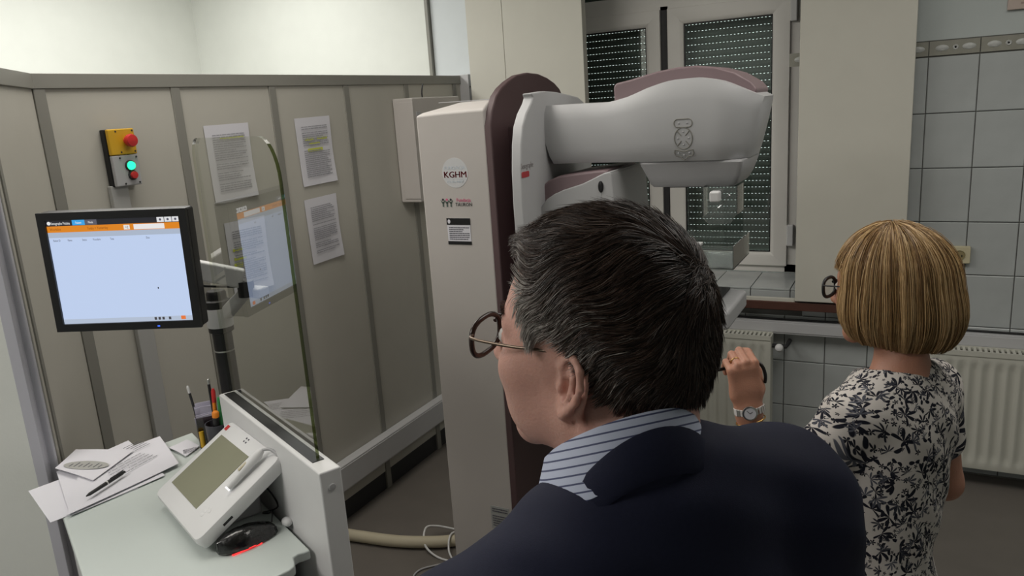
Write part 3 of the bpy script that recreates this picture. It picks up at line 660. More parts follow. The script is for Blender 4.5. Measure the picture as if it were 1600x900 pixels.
for x in (.02,): MB(MF @ Matrix.Translation((-sw/2+x*sw, sh_/2-.028*sh_, .0004))).lathe([(.0003, 0), (.0045, 0), (.0045, .0003), (.0003, .0003)], 12).build('app_icon', E_w, scn)
for x in (.70, .73, .76, .81): MB(MF).box(-sw/2+x*sw, -sw/2+(x+.018)*sw, -sh_/2+.012*sh_, -sh_/2+.04*sh_, .0, .0005).build('status_icon', mat('ui_grey', (.15, .15, .18), .5, var=0), scn)
MB(MF).box(.085, .0875, -.048, -.044, 0, .0005).build('cursor', M_black, scn)
for q in range(3): MB(MF @ Matrix.Translation((-sw/2+(.855+.057*q)*sw, sh_/2-.026*sh_, .0005))).lathe([(.0018, 0), (.003, 0), (.003, .0002), (.0018, .0002)], 10).build('tool_icon', E_d, scn)
MB(MF).box(.073, .079, -sh_/2-.013, -sh_/2-.010, .006, .0066).build('power_light', emis('blue_led', (.05, .15, 1), 1.5), mo)

# console with grey display leaning on the panel
co = thing('control_console', 'white tilted control console with grey display beside the glass panel', 'console', Wp(.32, -.13, ZD))
CN = U @ frame((.304, -.133, 1.132), (1, -.03, 0), (0, .20, .12)) @ Matrix.Diagonal((-1, 1, 1, 1))     # x towards the camera end, y up the slope, z out of the face
W2, H2 = .156, .121
cb = MB(CN)
def cr(w_, h_, z, r_): return [(x, y, z) for x, y in roundrect(w_, h_, r_, 4)]
cb.loft([cr(2*W2-.03, 2*H2-.03, -.040, .012), cr(2*W2-.006, 2*H2-.006, -.032, .014), cr(2*W2, 2*H2, -.012, .016), cr(2*W2-.008, 2*H2-.008, -.002, .016), cr(2*W2-.02, 2*H2-.02, 0, .014)])
cb.build('housing', M_white, co, smooth=40)
MB(U).prism([(-.16, ZD), (-.055, ZD), (-.055, 1.12), (-.16, 1.065)], .24, .40, 'x').build('rear_foot', M_grey, co, bevel=.01)
MB(CN).box(-.128, .052, -.076, .078, -.0005, .0012).build('display', mat('lcd', (.235, .235, .165), .35, var=.05, scale=14), co, bevel=.0004)
MB(CN).box(-.142, -.128, .092, .106, 0, .0012).build('red_logo', M_red, co)
b = MB(CN @ Matrix.Translation((-.07, .095, 0)))
for x in (-.008, .004):
    for y in (-.004, .005): MB(CN @ Matrix.Translation((-.015+x, .100+y, 0))).box(0, .005, 0, .004, 0, .0008).build('key_mark', M_ink, co)
for x, y in ((.086, -.066), (.100, -.060), (.093, -.054), (.088, -.075)):
    MB(CN @ Matrix.Translation((x, y, 0))).ellipsoid((0, 0, 0), (.007, .005, .0012), 10).build('embossed_key', M_white, co, smooth=60)
MB(CN).box(W2-.014, W2-.0005, -.06, -.035, -.022, -.016).build('side_port', M_black, co)
# barcode pen lying on the console
bp = thing('barcode_pen', 'small white scanner stick with grey cable resting on the console', 'scanner', tuple(CN @ Vector((.11, .06, .004))))
pa, pb = Vector((.105, .000, .010)), Vector((.105, .105, .018))
MB(CN).tube([pa, pa.lerp(pb, .15), pa.lerp(pb, .5), pa.lerp(pb, .85), pb], [.006, .009, .0105, .012, .007], 12).build('barrel', M_white, bp, smooth=50)
MB(CN).tube([pa+Vector((0, -.004, 0)), pa], .0062, 12).build('tip_light', emis('white_led', (1, 1, 1), 1.2), bp)
MB(CN).box(.100, .109, .04, .100, .020, .0255).build('grip', M_hose, bp, bevel=.002)
MB(CN).tube(spline([pb, (.12, .118, .01), (.145, .116, -.01), (.158, .10, -.05), (.155, .08, -.07)], 6), .0035, 8).build('cord', M_grey, bp, smooth=60)
# mouse in a plastic bag
mo2 = thing('computer_mouse', 'black computer mouse wrapped in clear film with a red glow', 'mouse', Wp(.14, -.13, ZD))
MM = U @ Matrix.Translation((.140, -.128, ZD)) @ Matrix.Rotation(radians(86), 4, 'Z')
vs_ = []
rg = []
for i in range(13):
    t_ = i/12; x = -.060+.12*t_; wd = .031*sqrt(max(.02, 1-((t_-.5)/.52)**2))*(1+.06*sin(7*t_)); ht = .036*sqrt(max(.02, 1-((t_-.42)/.60)**2))
    rg.append([(x, wd*cos(a)*(1 if sin(a) > 0 else .95), .003+max(0, ht*sin(a)) if sin(a) > -.1 else .003) for a in [2*pi*k/18 for k in range(18)]])
MB(MM).loft(rg).build('shell', mat('mouse_black', (.02, .02, .022), .35, bump=.6, bscale=55), mo2, smooth=70)
MB(MM @ Matrix.Translation((.035, 0, .029))).ellipsoid((0, 0, 0), (.010, .004, .006), 10).build('scroll_wheel', M_dark, mo2, smooth=60)
rg2 = [[(p[0]*1.10, p[1]*1.08+.002*sin(19*i+j*2.1), p[2]*1.06+.0015*sin(j*3.3+i*5)) for j, p in enumerate(r_)] for i, r_ in enumerate(rg)]
MB(MM).loft(rg2).build('clear_film', clear('cling_film', (.86, .86, .86), .12, 1.45, .03), mo2, smooth=50)
MB(MM).box(-.045, .020, .0240, .0300, .0006, .0024).build('red_glow_window', emis('red_led', (1, .03, .03), 2.2), mo2)
MB(U).tube(spline([(.155, -.066, ZD+.018), (.175, -.055, ZD+.03), (.205, -.055, ZD+.015), (.23, -.06, ZD+.008), (.21, -.03, ZD+.02), (.23, .0-.04, ZD+.06), (.26, -.045, ZD+.06)], 6), .002, 6).build('cord', M_black, mo2, smooth=60)
# papers on the desk
def sheet(name, pts, z, label, m_=M_paper, lines=None, seed=1, bend=0.0, th=.0012):
    t = thing(name, label, 'paper', Wp(pts[0][0], pts[0][1], z), 'papers lying on the desk')
    n = 8; vs = []; fs = []
    P = [Vector((*p, 0)) for p in pts]                              # a b c d around
    for k in range(n+1):
        for i in range(n+1):
            q = (P[0].lerp(P[1], i/n)).lerp(P[3].lerp(P[2], i/n), k/n)
            zz = z+bend*sin(pi*i/n)*.5+bend*((k/n-.5)**2)
            vs += [(q.x, q.y, zz), (q.x, q.y, zz+th)]
    s_ = 2*(n+1)
    for k in range(n):
        for i in range(n): q = k*s_+2*i; fs += [(q, q+s_, q+s_+2, q+2), (q+1, q+3, q+s_+3, q+s_+1)]
    for k in range(n): q = k*s_; fs += [(q, q+1, q+s_+1, q+s_), (q+2*n, q+2*n+s_, q+2*n+s_+1, q+2*n+1)]
    for i in range(n): q = 2*i; e = n*s_+2*i; fs += [(q, q+2, q+3, q+1), (e, e+1, e+3, e+2)]
    MB(U).add(vs, fs).build('sheet', m_, t, smooth=60)
    return t
def lines_on(t, origin, x, y, w_, h_, n, th, seed, z, mm=None, short=.4):
    b = MB(U @ frame((*origin, z), (*x, 0), (*y, 0))); printed_lines(b, 0, w_, 0, h_, n, th, random.Random(seed), z=.0004, short=short)
    o = b.build('printed_text', mm or M_ink, t); o['kind'] = 'stuff'
sheet('paper_sheet', [(.80, -.472), (.565, -.452), (.60, -.25), (.84, -.27)], ZD+.0005, 'blank sheet sticking out furthest at the desk edge')
t = sheet('paper_sheet', [(.868, -.398), (.56, -.41), (.62, -.18), (.95, -.20)], ZD+.003, 'white sheet in the middle of the paper pile under the pen', bend=.004)
t = sheet('printed_form', [(.86, -.335), (.555, -.418), (.655, -.135), (.895, -.125)], ZD+.0085, 'printed form covered with short text lines on top of the pile', bend=.006)
lines_on(t, (.735, -.165), (-.5, -.86), (.86, -.5), .13, .075, 5, .0022, 4, ZD+.0165)
lines_on(t, (.84, -.16), (-.45, -.89), (.89, -.45), .05, .06, 5, .0022, 5, ZD+.0165, short=.1)
t = sheet('envelope', [(.862, -.400), (.70, -.335), (.825, -.21), (.960, -.335)], ZD+.0165, 'white envelope with an oval window showing grey print', bend=.003)
ov = MB(U @ Matrix.Translation((.812, -.332, ZD+.0205)) @ Matrix.Rotation(radians(49), 4, 'Z')).loft([[(.024*cos(2*pi*k/28), .068*sin(2*pi*k/28), z_) for k in range(28)] for z_ in (0, .0006)]).build('oval_window', mat('window_film', (.40, .40, .38), .3), t)
b = MB(U @ Matrix.Translation((.812, -.332, ZD+.0212)) @ Matrix.Rotation(radians(49), 4, 'Z'))
for i in range(7): b.box(-.012, .012 if i % 2 else .004, -.045+.015*i, -.042+.015*i, 0, .0003)
o = b.build('window_print', M_ink, t); o['kind'] = 'stuff'
t = sheet('paper_note', [(.80, -.125), (.70, -.105), (.745, -.055), (.82, -.07)], ZD+.004, 'small paper note between the pile and the console', bend=.004)
lines_on(t, (.745, -.10), (-.2, .98), (-.98, -.2), .035, .03, 4, .0025, 9, ZD+.0085)
# pen lying on the papers
pn = thing('ballpoint_pen', 'black ballpoint pen lying across the papers', 'pen', Wp(.64, -.32, ZD+.02))
q0, q1 = Vector((.600, -.366, ZD+.0235)), Vector((.680, -.262, ZD+.0235))
MB(U).tube([q0, q0.lerp(q1, .08), q0.lerp(q1, .5), q0.lerp(q1, .92), q1], [.0015, .0042, .005, .0046, .003], 10).build('barrel', M_black, pn, smooth=50)
MB(U).tube([q0.lerp(q1, .5), q0.lerp(q1, .53)], .0053, 10).build('ring', M_silver, pn)
MB(U).tube([q0.lerp(q1, .62)+Vector((0, 0, .006)), q0.lerp(q1, .97)+Vector((0, 0, .006))], .0014, 6).build('clip', M_dark, pn)
# pen holder: smoked clear box with slips of paper, pens
ph = thing('pen_holder', 'smoky clear plastic holder full of paper slips behind the console', 'pen holder', Wp(.765, -.005, ZD))
HM = U @ Matrix.Translation((.772, -.014, ZD)) @ Matrix.Rotation(radians(12), 4, 'Z')
M_smoke = clear('smoked_plastic', (.45, .40, .40), .08, 1.45, .04)
hb = MB(HM)
for q in ((-.045, .045, -.033, -.031, 0, .09), (-.045, .045, .031, .033, 0, .09), (-.045, -.043, -.031, .031, 0, .09), (.043, .045, -.031, .031, 0, .09), (-.043, .043, -.031, .031, 0, .003)): hb.box(*q)
hb.build('clear_box', M_smoke, ph)
for i in range(9):
    MB(HM @ Matrix.Translation((-.03+.007*i, -.002, .004)) @ Matrix.Rotation(radians(random.uniform(-9, 9)), 4, 'Y') @ Matrix.Rotation(radians(random.uniform(-6, 6)), 4, 'X')).box(-.0006, .0006, -.025, .025, 0, random.uniform(.085, .12)).build('paper_slip', mat('lilac_paper', (.52, .50, .60), .8), ph)
def stick(name, label, a, b, r_, m_, tipm=None, tl=.02):
    t = thing(name, label, 'pen', tuple(Vector(a)), 'pens in the holders')
    a, b = Vector(a), Vector(b); MB().tube([a, a.lerp(b, .1), b], [r_*.5, r_, r_], 8).build('barrel', m_, t, smooth=50)
    if tipm: MB().tube([b, b+(b-a).normalized()*tl*.8, b+(b-a).normalized()*tl], [r_*1.05, r_*1.05, r_*.6], 8).build('cap', tipm, t, smooth=50)
def hp(x, y, z): return tuple(HM @ Vector((x, y, z)))
stick('pencil', 'dark pencil with a pale end, leftmost in the clear holder', hp(.02, -.02, .005), hp(.038, -.036, .145), .0036, M_dark, M_white)
stick('pencil', 'dark pencil with a pale end, second in the clear holder', hp(.01, -.02, .005), hp(.024, -.036, .147), .0036, M_dark, M_white)
stick('yellow_marker', 'yellow marker leaning low in front of the clear holder', Wp(.712, -.052, ZD+.008), Wp(.722, -.049, ZD+.055), .007, M_yellow)
cup = thing('pen_cup', 'dark round pen cup beside the white panel', 'pen cup', Wp(.690, -.012, ZD))
MB(U @ Matrix.Translation((.690, -.012, ZD))).lathe([(.001, 0), (.030, 0), (.033, .08), (.030, .08), (.028, .004), (.001, .004)], 20).build('cup', mat('smoked_cup', (.05, .05, .06), .3), cup, smooth=40)
stick('orange_pen', 'orange pen with a red cap standing by the panel', Wp(.690, -.018, ZD+.006), Wp(.690, -.010, ZD+.14), .0055, M_pen_or, M_red, .04)
stick('green_pen', 'green pen standing between the orange pen and the panel', Wp(.684, -.006, ZD+.006), Wp(.676, .000, ZD+.155), .005, M_pen_gr)
stick('orange_marker', 'black marker with a bright orange cap beside the panel', Wp(.680, -.022, ZD+.006), Wp(.668, -.018, ZD+.105), .009, M_black, M_pen_or, .018)
stick('black_pen', 'tall black pen standing before the pole', Wp(.700, -.014, ZD+.006), Wp(.708, -.012, ZD+.19), .004, M_black, M_silver, .015)

# ------------------------------------------------------------------ people: signed-distance sculpting
f32 = np.float32
def ell(P, c, r):
    x, y, z = (P[0]-f32(c[0]))/f32(r[0]), (P[1]-f32(c[1]))/f32(r[1]), (P[2]-f32(c[2]))/f32(r[2])
    k0 = np.sqrt(x*x+y*y+z*z)+f32(1e-6); k1 = np.sqrt((x/f32(r[0]))**2+(y/f32(r[1]))**2+(z/f32(r[2]))**2)+f32(1e-6)
    return k0*(k0-1)/k1
def cap(P, a, b, ra, rb=None, sq=None):
    rb = ra if rb is None else rb
    a = np.array(a, f32); b = np.array(b, f32); d = b-a; L2 = f32(max(float(d@d), 1e-9))
    px, py, pz = P[0]-a[0], P[1]-a[1], P[2]-a[2]
    t = np.clip((px*d[0]+py*d[1]+pz*d[2])/L2, 0, 1)
    if sq is None: return np.sqrt((px-t*d[0])**2+(py-t*d[1])**2+(pz-t*d[2])**2)-(f32(ra)+f32(rb-ra)*t)
    return (np.sqrt(((px-t*d[0])/f32(sq[0]))**2+((py-t*d[1])/f32(sq[1]))**2+((pz-t*d[2])/f32(sq[2]))**2)-(f32(ra)+f32(rb-ra)*t))*f32(min(sq))
def rbox(P, c, h, r):
    q = [np.abs(P[i]-f32(c[i]))-f32(h[i]-r) for i in range(3)]
    return np.sqrt(sum(np.maximum(x, 0)**2 for x in q))+np.minimum(np.maximum(np.maximum(q[0], q[1]), q[2]), 0)-f32(r)
def smin(a, b, k):
    h = np.maximum(f32(k)-np.abs(a-b), 0)/f32(k); return np.minimum(a, b)-h*h*f32(k*.25)
def smax(a, b, k): return -smin(-a, -b, k)
def chain(P, pts, rs, k=.006):
    d = None
    for i in range(len(pts)-1):
        e = cap(P, pts[i], pts[i+1], rs[i], rs[i+1]); d = e if d is None else smin(d, e, k)
    return d
def pose(R, t):
    """returns a function that maps world-space point arrays into the local frame"""
    Ri = np.array(R.inverted().to_3x3() if hasattr(R, 'to_3x3') else R.inverted(), f32); t = np.array(t, f32)
    def g(P):
        q = [P[i]-t[i] for i in range(3)]
        return [Ri[i, 0]*q[0]+Ri[i, 1]*q[1]+Ri[i, 2]*q[2] for i in range(3)]
    return g
def surfnet(fn, lo, hi, h):
    n = [int(math.ceil((hi[i]-lo[i])/h))+1 for i in range(3)]
    ax = [np.asarray(lo[i]+h*np.arange(n[i]), f32) for i in range(3)]
    P = np.meshgrid(*ax, indexing='ij'); D = fn(P).astype(f32); D[np.abs(D) < 1e-7] = 1e-7
    for i in range(3):                                     # close the surface at the block faces
        sl = [slice(None)]*3; sl[i] = 0; D[tuple(sl)] = np.maximum(D[tuple(sl)], h*.3); sl[i] = -1; D[tuple(sl)] = np.maximum(D[tuple(sl)], h*.3)
    S = D < 0; c = [k-1 for k in n]; acc = np.zeros((*c, 3), f32); cnt = np.zeros(c, f32)
    for axis in range(3):
        o = [i for i in range(3) if i != axis]
        for s0 in (0, 1):
            for s1 in (0, 1):
                sa = [None]*3; sb = [None]*3
                sa[axis] = slice(0, c[axis]); sb[axis] = slice(1, c[axis]+1)
                for k, s in zip(o, (s0, s1)): sa[k] = sb[k] = slice(s, s+c[k])
                a, b = D[tuple(sa)], D[tuple(sb)]; m = (a < 0) != (b < 0)
                t = np.where(m, a/np.where(m, a-b, 1), 0)
                acc[..., axis] += np.where(m, t, 0); 
                for k, s in zip(o, (s0, s1)): acc[..., k] += np.where(m, s, 0)
                cnt += m
    act = cnt > 0; idx = -np.ones(c, np.int64); idx[act] = np.arange(act.sum())
    ijk = np.argwhere(act); V = (ijk+acc[act]/cnt[act][:, None])*h+np.array(lo)
    F = []
    for axis in range(3):
        o = [(axis+1) % 3, (axis+2) % 3]
        sa = [slice(1, c[i]) for i in range(3)]; sb = list(sa); sa[axis] = slice(0, c[axis]); sb[axis] = slice(1, c[axis]+1)
        a, b = S[tuple(sa)], S[tuple(sb)]
        e = np.argwhere(a != b)
        if not len(e): continue
        fl = a[tuple(e.T)]
        e = e+1; e[:, axis] -= 1
        def cell(d0, d1):
            q = e.copy(); q[:, o[0]] += d0; q[:, o[1]] += d1; return idx[tuple(q.T)]
        q = np.stack([cell(-1, -1), cell(0, -1), cell(0, 0), cell(-1, 0)], 1)
        q[~fl] = q[~fl][:, ::-1]; F.append(q)
    return V, np.concatenate(F)
def relax(V, F, it=2, lam=.5):
    n = len(V)
    for _ in range(it):
        s = np.zeros((n, 3)); w_ = np.zeros(n)
        for k in range(4):
            a, b = F[:, k], F[:, (k+1) % 4]
            for q in range(3): s[:, q] += np.bincount(a, V[b][:, q], n)+np.bincount(b, V[a][:, q], n)
            w_ += np.bincount(a, minlength=n)+np.bincount(b, minlength=n)
        V = V+lam*(s/np.maximum(w_, 1)[:, None]-V)
    return V
def npmesh(name, V, F, material, parent=None, uv=None):
    me = bpy.data.meshes.new(name); F = np.asarray(F); k = F.shape[1]
    me.vertices.add(len(V)); me.vertices.foreach_set('co', np.asarray(V, f32).ravel())
    me.loops.add(F.size); me.loops.foreach_set('vertex_index', F.ravel().astype(np.int32))
    me.polygons.add(len(F)); me.polygons.foreach_set('loop_start', np.arange(0, F.size, k, dtype=np.int32))
    me.update(calc_edges=True)
    for x in (material if isinstance(material, (list, tuple)) else [material]): me.materials.append(x)
    me.shade_smooth()
    if uv is not None:
        l = me.uv_layers.new(name='print'); l.data.foreach_set('uv', np.asarray(uv, f32)[F.ravel()].ravel())
    o = bpy.data.objects.new(name, me); COL.objects.link(o)
    if parent: adopt(o, parent)
    return o
def xf(M, V): 
    A = np.array(M.to_3x3()); return V@A.T+np.array(M.translation)

def head_sdf(P, ear_side=(-1, 1), female=False, scale=1.0, nose=1.0):
    """P local to the head: x right, y forward, z up"""
    ax = np.abs(P[0]); Q = [ax, P[1], P[2]]
    d = ell(P, (0, -.012, .038), (.077, .099, .090))
    d = smin(d, ell(P, (0, .030, -.020), (.064, .068, .088)), .04)
    d = smin(d, cap(Q, (.053, -.004, -.055), (.016, .066, -.103), .020, .018), .03)      # jaw
    d = smin(d, ell(P, (0, .068, -.100), (.024, .020, .018)), .02)                        # chin
    d = smin(d, ell(Q, (.047, .060, -.022), (.022, .024, .020)), .02)                     # cheekbone
    d = smin(d, ell(Q, (.045, .045, -.06), (.02, .03, .03)), .025)
    d = smin(d, cap(Q, (.012, .086, .026), (.046, .070, .026), .010, .009), .012)         # brow
    d = smax(d, -ell(Q, (.031, .098, .006), (.018, .016, .013)), .012)                    # socket
    d = smin(d, cap(P, (0, .090, .016), (0, .112, -.030), .008, .013), .010)              # nose
    d = smin(d, ell(Q, (.012, .099, -.034), (.009, .011, .008)), .008)
    d = smin(d, ell(P, (0, .090, -.060), (.026, .014, .008)), .008)                       # lips
    d = smin(d, ell(P, (0, .088, -.074), (.022, .013, .008)), .008)
    d = smax(d, -cap(Q, (0, .108, -.0665), (.024, .095, -.0675), .0022), .003)
    d = smin(d, ell(Q, (.031, .080, .005), (.0135, .0135, .0125)), .003)                  # eyes
    for s in ear_side:
        base = np.array([s*.0735, .000, -.012]); up = np.array([0, -.20, .98]); bk = np.array([s*.50, -.85, -.15]); bk -= up*(bk@up); bk /= np.linalg.norm(bk)
        nn = np.cross(up, bk); 
        if nn[0]*s < 0: nn = -nn
        E_ = lambda a, b, c=0: tuple(base+bk*a*scale+up*b*scale+nn*c*scale)
        R3 = np.stack([bk, up, nn]); tq = [sum(f32(R3[i, k])*(P[k]-f32(base[k])) for k in range(3)) for i in range(3)]
        bowl = ell(tq, (.017, .006, -.006), (.019, .033, .0040))
        bowl = smin(bowl, ell(tq, (.010, -.022, -.001), (.010, .012, .0050)), .006)
        bowl = smin(bowl, ell(tq, (.006, .004, -.012), (.012, .022, .012)), .01)
        hel = chain(P, [E_(.003, .004), E_(.000, .018, .002), E_(.007, .032, .003), E_(.019, .037, .003), E_(.030, .030, .003), E_(.035, .015, .003), E_(.032, -.001, .003), E_(.024, -.015, .003), E_(.014, -.026, .002)], [.003, .0036, .0038, .0038, .0038, .0036, .0036, .0040, .0055], .003)
        ant = chain(P, [E_(.012, .024, .001), E_(.021, .017, .002), E_(.0235, .004, .003), E_(.018, -.008, .003), E_(.012, -.012, .002)], [.0025, .0032, .0036, .0036, .003], .003)
        e = smin(bowl, hel, .003); e = smin(e, ant, .003)
        e = smax(e, -ell(tq, (.011, .000, .004), (.0080, .012, .0110)), .003)
        e = smin(e, ell(tq, (.0015, -.004, .001), (.0045, .006, .004)), .004)
        d = smin(d, e, .004)
    return d
def hand_sdf(P, curl=(60, 75, 45), spread=1.0, thumb=((.036, .006, .026), (.050, .022, .052), (.044, .042, .070), (.034, .052, .082))):
    """wrist at the origin, fingers to +z, palm to +y, thumb to +x"""
    d = rbox(P, (0, .001, .048), (.037, .0135, .042), .013)
    d = smin(d, ell(P, (.018, .010, .028), (.018, .014, .026)), .012)
    d = smin(d, cap(P, (0, 0, -.02), (0, 0, .02), .024, .027, (1.08, .72, 1)), .02)
    for x, z0, L_, r_ in ((.0285, .088, (.040, .024, .019), .0090), (.0095, .092, (.044, .028, .020), .0093), (-.0105, .089, (.041, .026, .019), .0088), (-.0290, .080, (.032, .020, .017), .0078)):
        p = np.array([x, .0, z0]); a = 0; pts = [np.array([x*.9, .0, z0-.03]), p]; rs_ = [r_*1.05, r_*1.08]
        for k in range(3):
            a += radians(curl[k]); p = p+L_[k]*np.array([x*.12*spread, sin(a), cos(a)]); pts.append(p); rs_.append(r_*(.98-.09*k))
        d = smin(d, chain(P, pts, rs_, .003), .005)
    d = smin(d, chain(P, thumb, [.013, .0115, .0098, .0078], .004), .008)
    return d
def skin_mat(name, col, red):
    m = mat(name, col, .48, var=.10, scale=38, bump=.12, bscale=330, sss=.16, spec=.45)
    return m
M_skin1 = skin_mat('skin_ruddy', (.58, .325, .262), .3); M_skin2 = skin_mat('skin_tanned', (.43, .21, .14), .3)

# ---- strands: many thin tapered prisms in one mesh
def strands(name, paths, rad, matid, mats, parent):
    """paths: (N,K,3) points; rad: (N,) base radius; three-sided tapering tubes"""
    N_, K, _ = paths.shape
    T = np.gradient(paths, axis=1); T /= np.linalg.norm(T, axis=2, keepdims=True)+1e-9
    ref = rng.normal(size=(N_, 1, 3)); a = np.cross(T, ref); a /= np.linalg.norm(a, axis=2, keepdims=True)+1e-9; b = np.cross(T, a)
    taper = np.interp(np.linspace(0, 1, K), [0, .12, .55, 1], [.75, 1, .9, .12])[None, :, None]*rad[:, None, None]
    V = np.stack([paths+taper*(a*cos(q)+b*sin(q)) for q in (0, 2.094, 4.189)], 2).reshape(-1, 3)
    base = (np.arange(N_)*K*3)[:, None, None, None]; kk = (np.arange(K-1)*3)[None, :, None, None]; j = np.arange(3)
    quad = np.stack([j, (j+1) % 3, (j+1) % 3+3, j+3], 1)[None, None]
    F = (base+kk+quad).reshape(-1, 4)
    o = npmesh(name, V, F, mats, parent); o.data.polygons.foreach_set('material_index', np.repeat(matid, (K-1)*3).astype(np.int32)); o['kind'] = 'stuff'
    return o
def hairmat(name, col, rough=.38):
    return mat(name, col, rough, var=.25, scale=90, spec=.55)
def sample_mesh(V, F, n):
    A, B, C_ = V[F[:, 0]], V[F[:, 1]], V[F[:, 2]]; D_ = V[F[:, 3]]
    nr = np.cross(C_-A, D_-B); ar = np.linalg.norm(nr, axis=1); pick = rng.choice(len(F), n, p=ar/ar.sum())
    s, t = rng.random((n, 1)), rng.random((n, 1))
    p = (A[pick]*(1-s)+B[pick]*s)*(1-t)+(D_[pick]*(1-s)+C_[pick]*s)*t
    nn = nr[pick]; nn /= np.linalg.norm(nn, axis=1, keepdims=True)+1e-12
    return p, nn

# =================================================================== the man
MY = math.atan2(.72, .69)
MB_ = Matrix.Translation((-.249, .668, 0)) @ Matrix.Rotation(MY, 4, 'Z')     # body frame: x right, y forward
HY = radians(84)                                         # head faces further left
MH = Matrix.Translation((-.276, .698, 1.680)) @ Matrix.Rotation(HY, 4, 'Z') @ Matrix.Rotation(radians(4), 4, 'X') @ Matrix.Rotation(radians(-4), 4, 'Y')
Hrel = MB_.inverted() @ MH
to_head = pose(Hrel.to_3x3(), Hrel.translation)
def W2(M, p): return tuple(M @ Vector(p))
nk = Hrel @ Vector((0, -.035, -.055)); 
def man_upper(P):
    h = head_sdf(to_head(P))
    d = cap(P, tuple(nk), (0, -.03, 1.53), .060, .066)
    d = smin(d, cap(P, tuple(Hrel @ Vector((0, -.06, -.02))), (0, -.065, 1.53), .040, .05), .03)
    d = smin(d, ell(P, (0, -.01, 1.44), (.12, .06, .07)), .05)
    return smin(h, d, .03)
DZ = {-1: -.066, 1: .006}                                  # he leans: left shoulder lower
def man_arms(P, g=0.0, cuff=False):
    d = None
    for s in (-1, 1):
        k = DZ[s]
        for a, b, ra, rb in (((s*.185, -.02, 1.475+k), (s*.238, -.035, 1.17), .058, .048), ((s*.238, -.035, 1.17), (s*.225, .075, .95), .045, .036)):
            e = cap(P, a, b, ra+g, rb+g); d = e if d is None else smin(d, e, .03)
    return d
def man_legs(P, g=0.0, lo=.09):
    d = None
    for s in (-1, 1):
        for a, b, ra, rb in (((s*.09, -.0, .92), (s*.10, .0, .50), .085, .06), ((s*.10, .0, .50), (s*.105, -.02, lo), .058, .048)):
            e = cap(P, a, b, ra+g, rb+g); d = e if d is None else smin(d, e, .03)
    return d
def man_lower(P):
    d = ell(P, (0, -.01, 1.25), (.15, .10, .27)); d = smin(d, cap(P, (0, -.03, 1.40), (0, -.025, 1.54), .065, .058), .05); d = smin(d, ell(P, (0, .0, .95), (.15, .10, .14)), .08)
    d = smin(d, man_arms(P, -.014), .05); d = smin(d, man_legs(P, -.012), .05)
    for s in (-1, 1):
        Hm = Matrix.Translation((s*.222, .085, .935)) @ Matrix.Rotation(radians(168), 4, 'X') @ Matrix.Diagonal((s, 1, 1, 1))
        d = smin(d, hand_sdf(pose(Hm.to_3x3(), Hm.translation)(P), (20, 25, 20), .5), .012)
    return d
V1, F1 = surfnet(man_upper, (-.15, -.16, 1.47), (.15, .24, 1.85), .0024); V1 = relax(V1, F1, 1, .4)
V2, F2 = surfnet(man_lower, (-.32, -.18, .04), (.32, .25, 1.57), .0065); V2 = relax(V2, F2, 2)
Vb = np.concatenate([V1, V2]); Fb = np.concatenate([F1, F2+len(V1)])
man = npmesh('person', xf(MB_, Vb), Fb, M_skin1)
tag(man, 'man with greying dark hair, glasses and navy jacket seen from behind in the foreground', 'person')
# jacket
def jacket(P):
    d = ell(P, (0, .0, 1.29), (.205, .145, .25))
    d = smin(d, ell(P, (0, -.045, 1.40), (.17, .105, .17)), .05)
    d = smin(d, ell(P, (0, .0, 1.02), (.19, .14, .28)), .10)
    for s in (-1, 1):
        d = smin(d, cap(P, (s*.030, -.040, 1.555+DZ[s]*.5), (s*.165, -.022, 1.500+DZ[s]), (.058 if s > 0 else .050), .066), .05)
        d = smin(d, ell(P, (s*.190, -.022, 1.475+DZ[s]), (.055, .068, .070)), .04)
    d = smin(d, cap(P, (-.045, -.054, 1.530), (.045, -.054, 1.552), .054), .05)
    a = man_arms(P, .018); d = smin(d, a, .035)
    d = smax(d, f32(.80)-P[2], .01)
    # neck opening
    d = smax(d, -cap(P, (0, -.012, 1.585), (0, .02, 1.72), .060, .075), .006)
    d = smax(d, -cap(P, (-.01, .075, 1.575), (0, .20, 1.34), .052, .014), .01)
    # cloth folds
    d = d+f32(.0022)*np.sin(P[2]*38+P[0]*16)*np.sin(P[0]*31+1.3+P[2]*9)+f32(.0012)*np.sin(P[2]*90+P[0]*40+P[1]*50)
    return d
M_navy = mat('navy_wool', (.011, .013, .032), .75, var=.15, scale=300, bump=.10, bscale=900, sheen=.0, spec=.25)
V, F = surfnet(jacket, (-.34, -.22, .78), (.34, .26, 1.66), .0055); V = relax(V, F, 3)
jk = npmesh('jacket', xf(MB_, V), F, M_navy, man)
def collar(name, prof, c0, c1, rx, ry, zb, drop, m_, open_front=.0, n=72, point=0):
    """ring of cloth round the neck: prof = list of (radial offset, height) closed outline, theta 0 at the nape"""
    rings = []
    for i in range(n+1):
        th = -pi+open_front+(2*pi-2*open_front)*i/n if open_front else -pi+2*pi*i/n
        f = (1-cos(th))/2
        ring = []
        for dr, h in prof:
            z = zb-drop*f+h*(1-.25*f)-(point*f if dr > .015 else 0); dr = dr+(point*.35*f if dr > .015 else 0); cx = c0[1]+(c1[1]-c0[1])*(z-c0[2])/(c1[2]-c0[2])
            ring.append(((rx+dr)*sin(th), cx-(ry+dr)*cos(th)*(1+.15*f), z))
        rings.append(ring)
    b = MB(MB_); b.loft(rings, closed=True, caps=True)
    return b.build(name, m_, man, smooth=50)
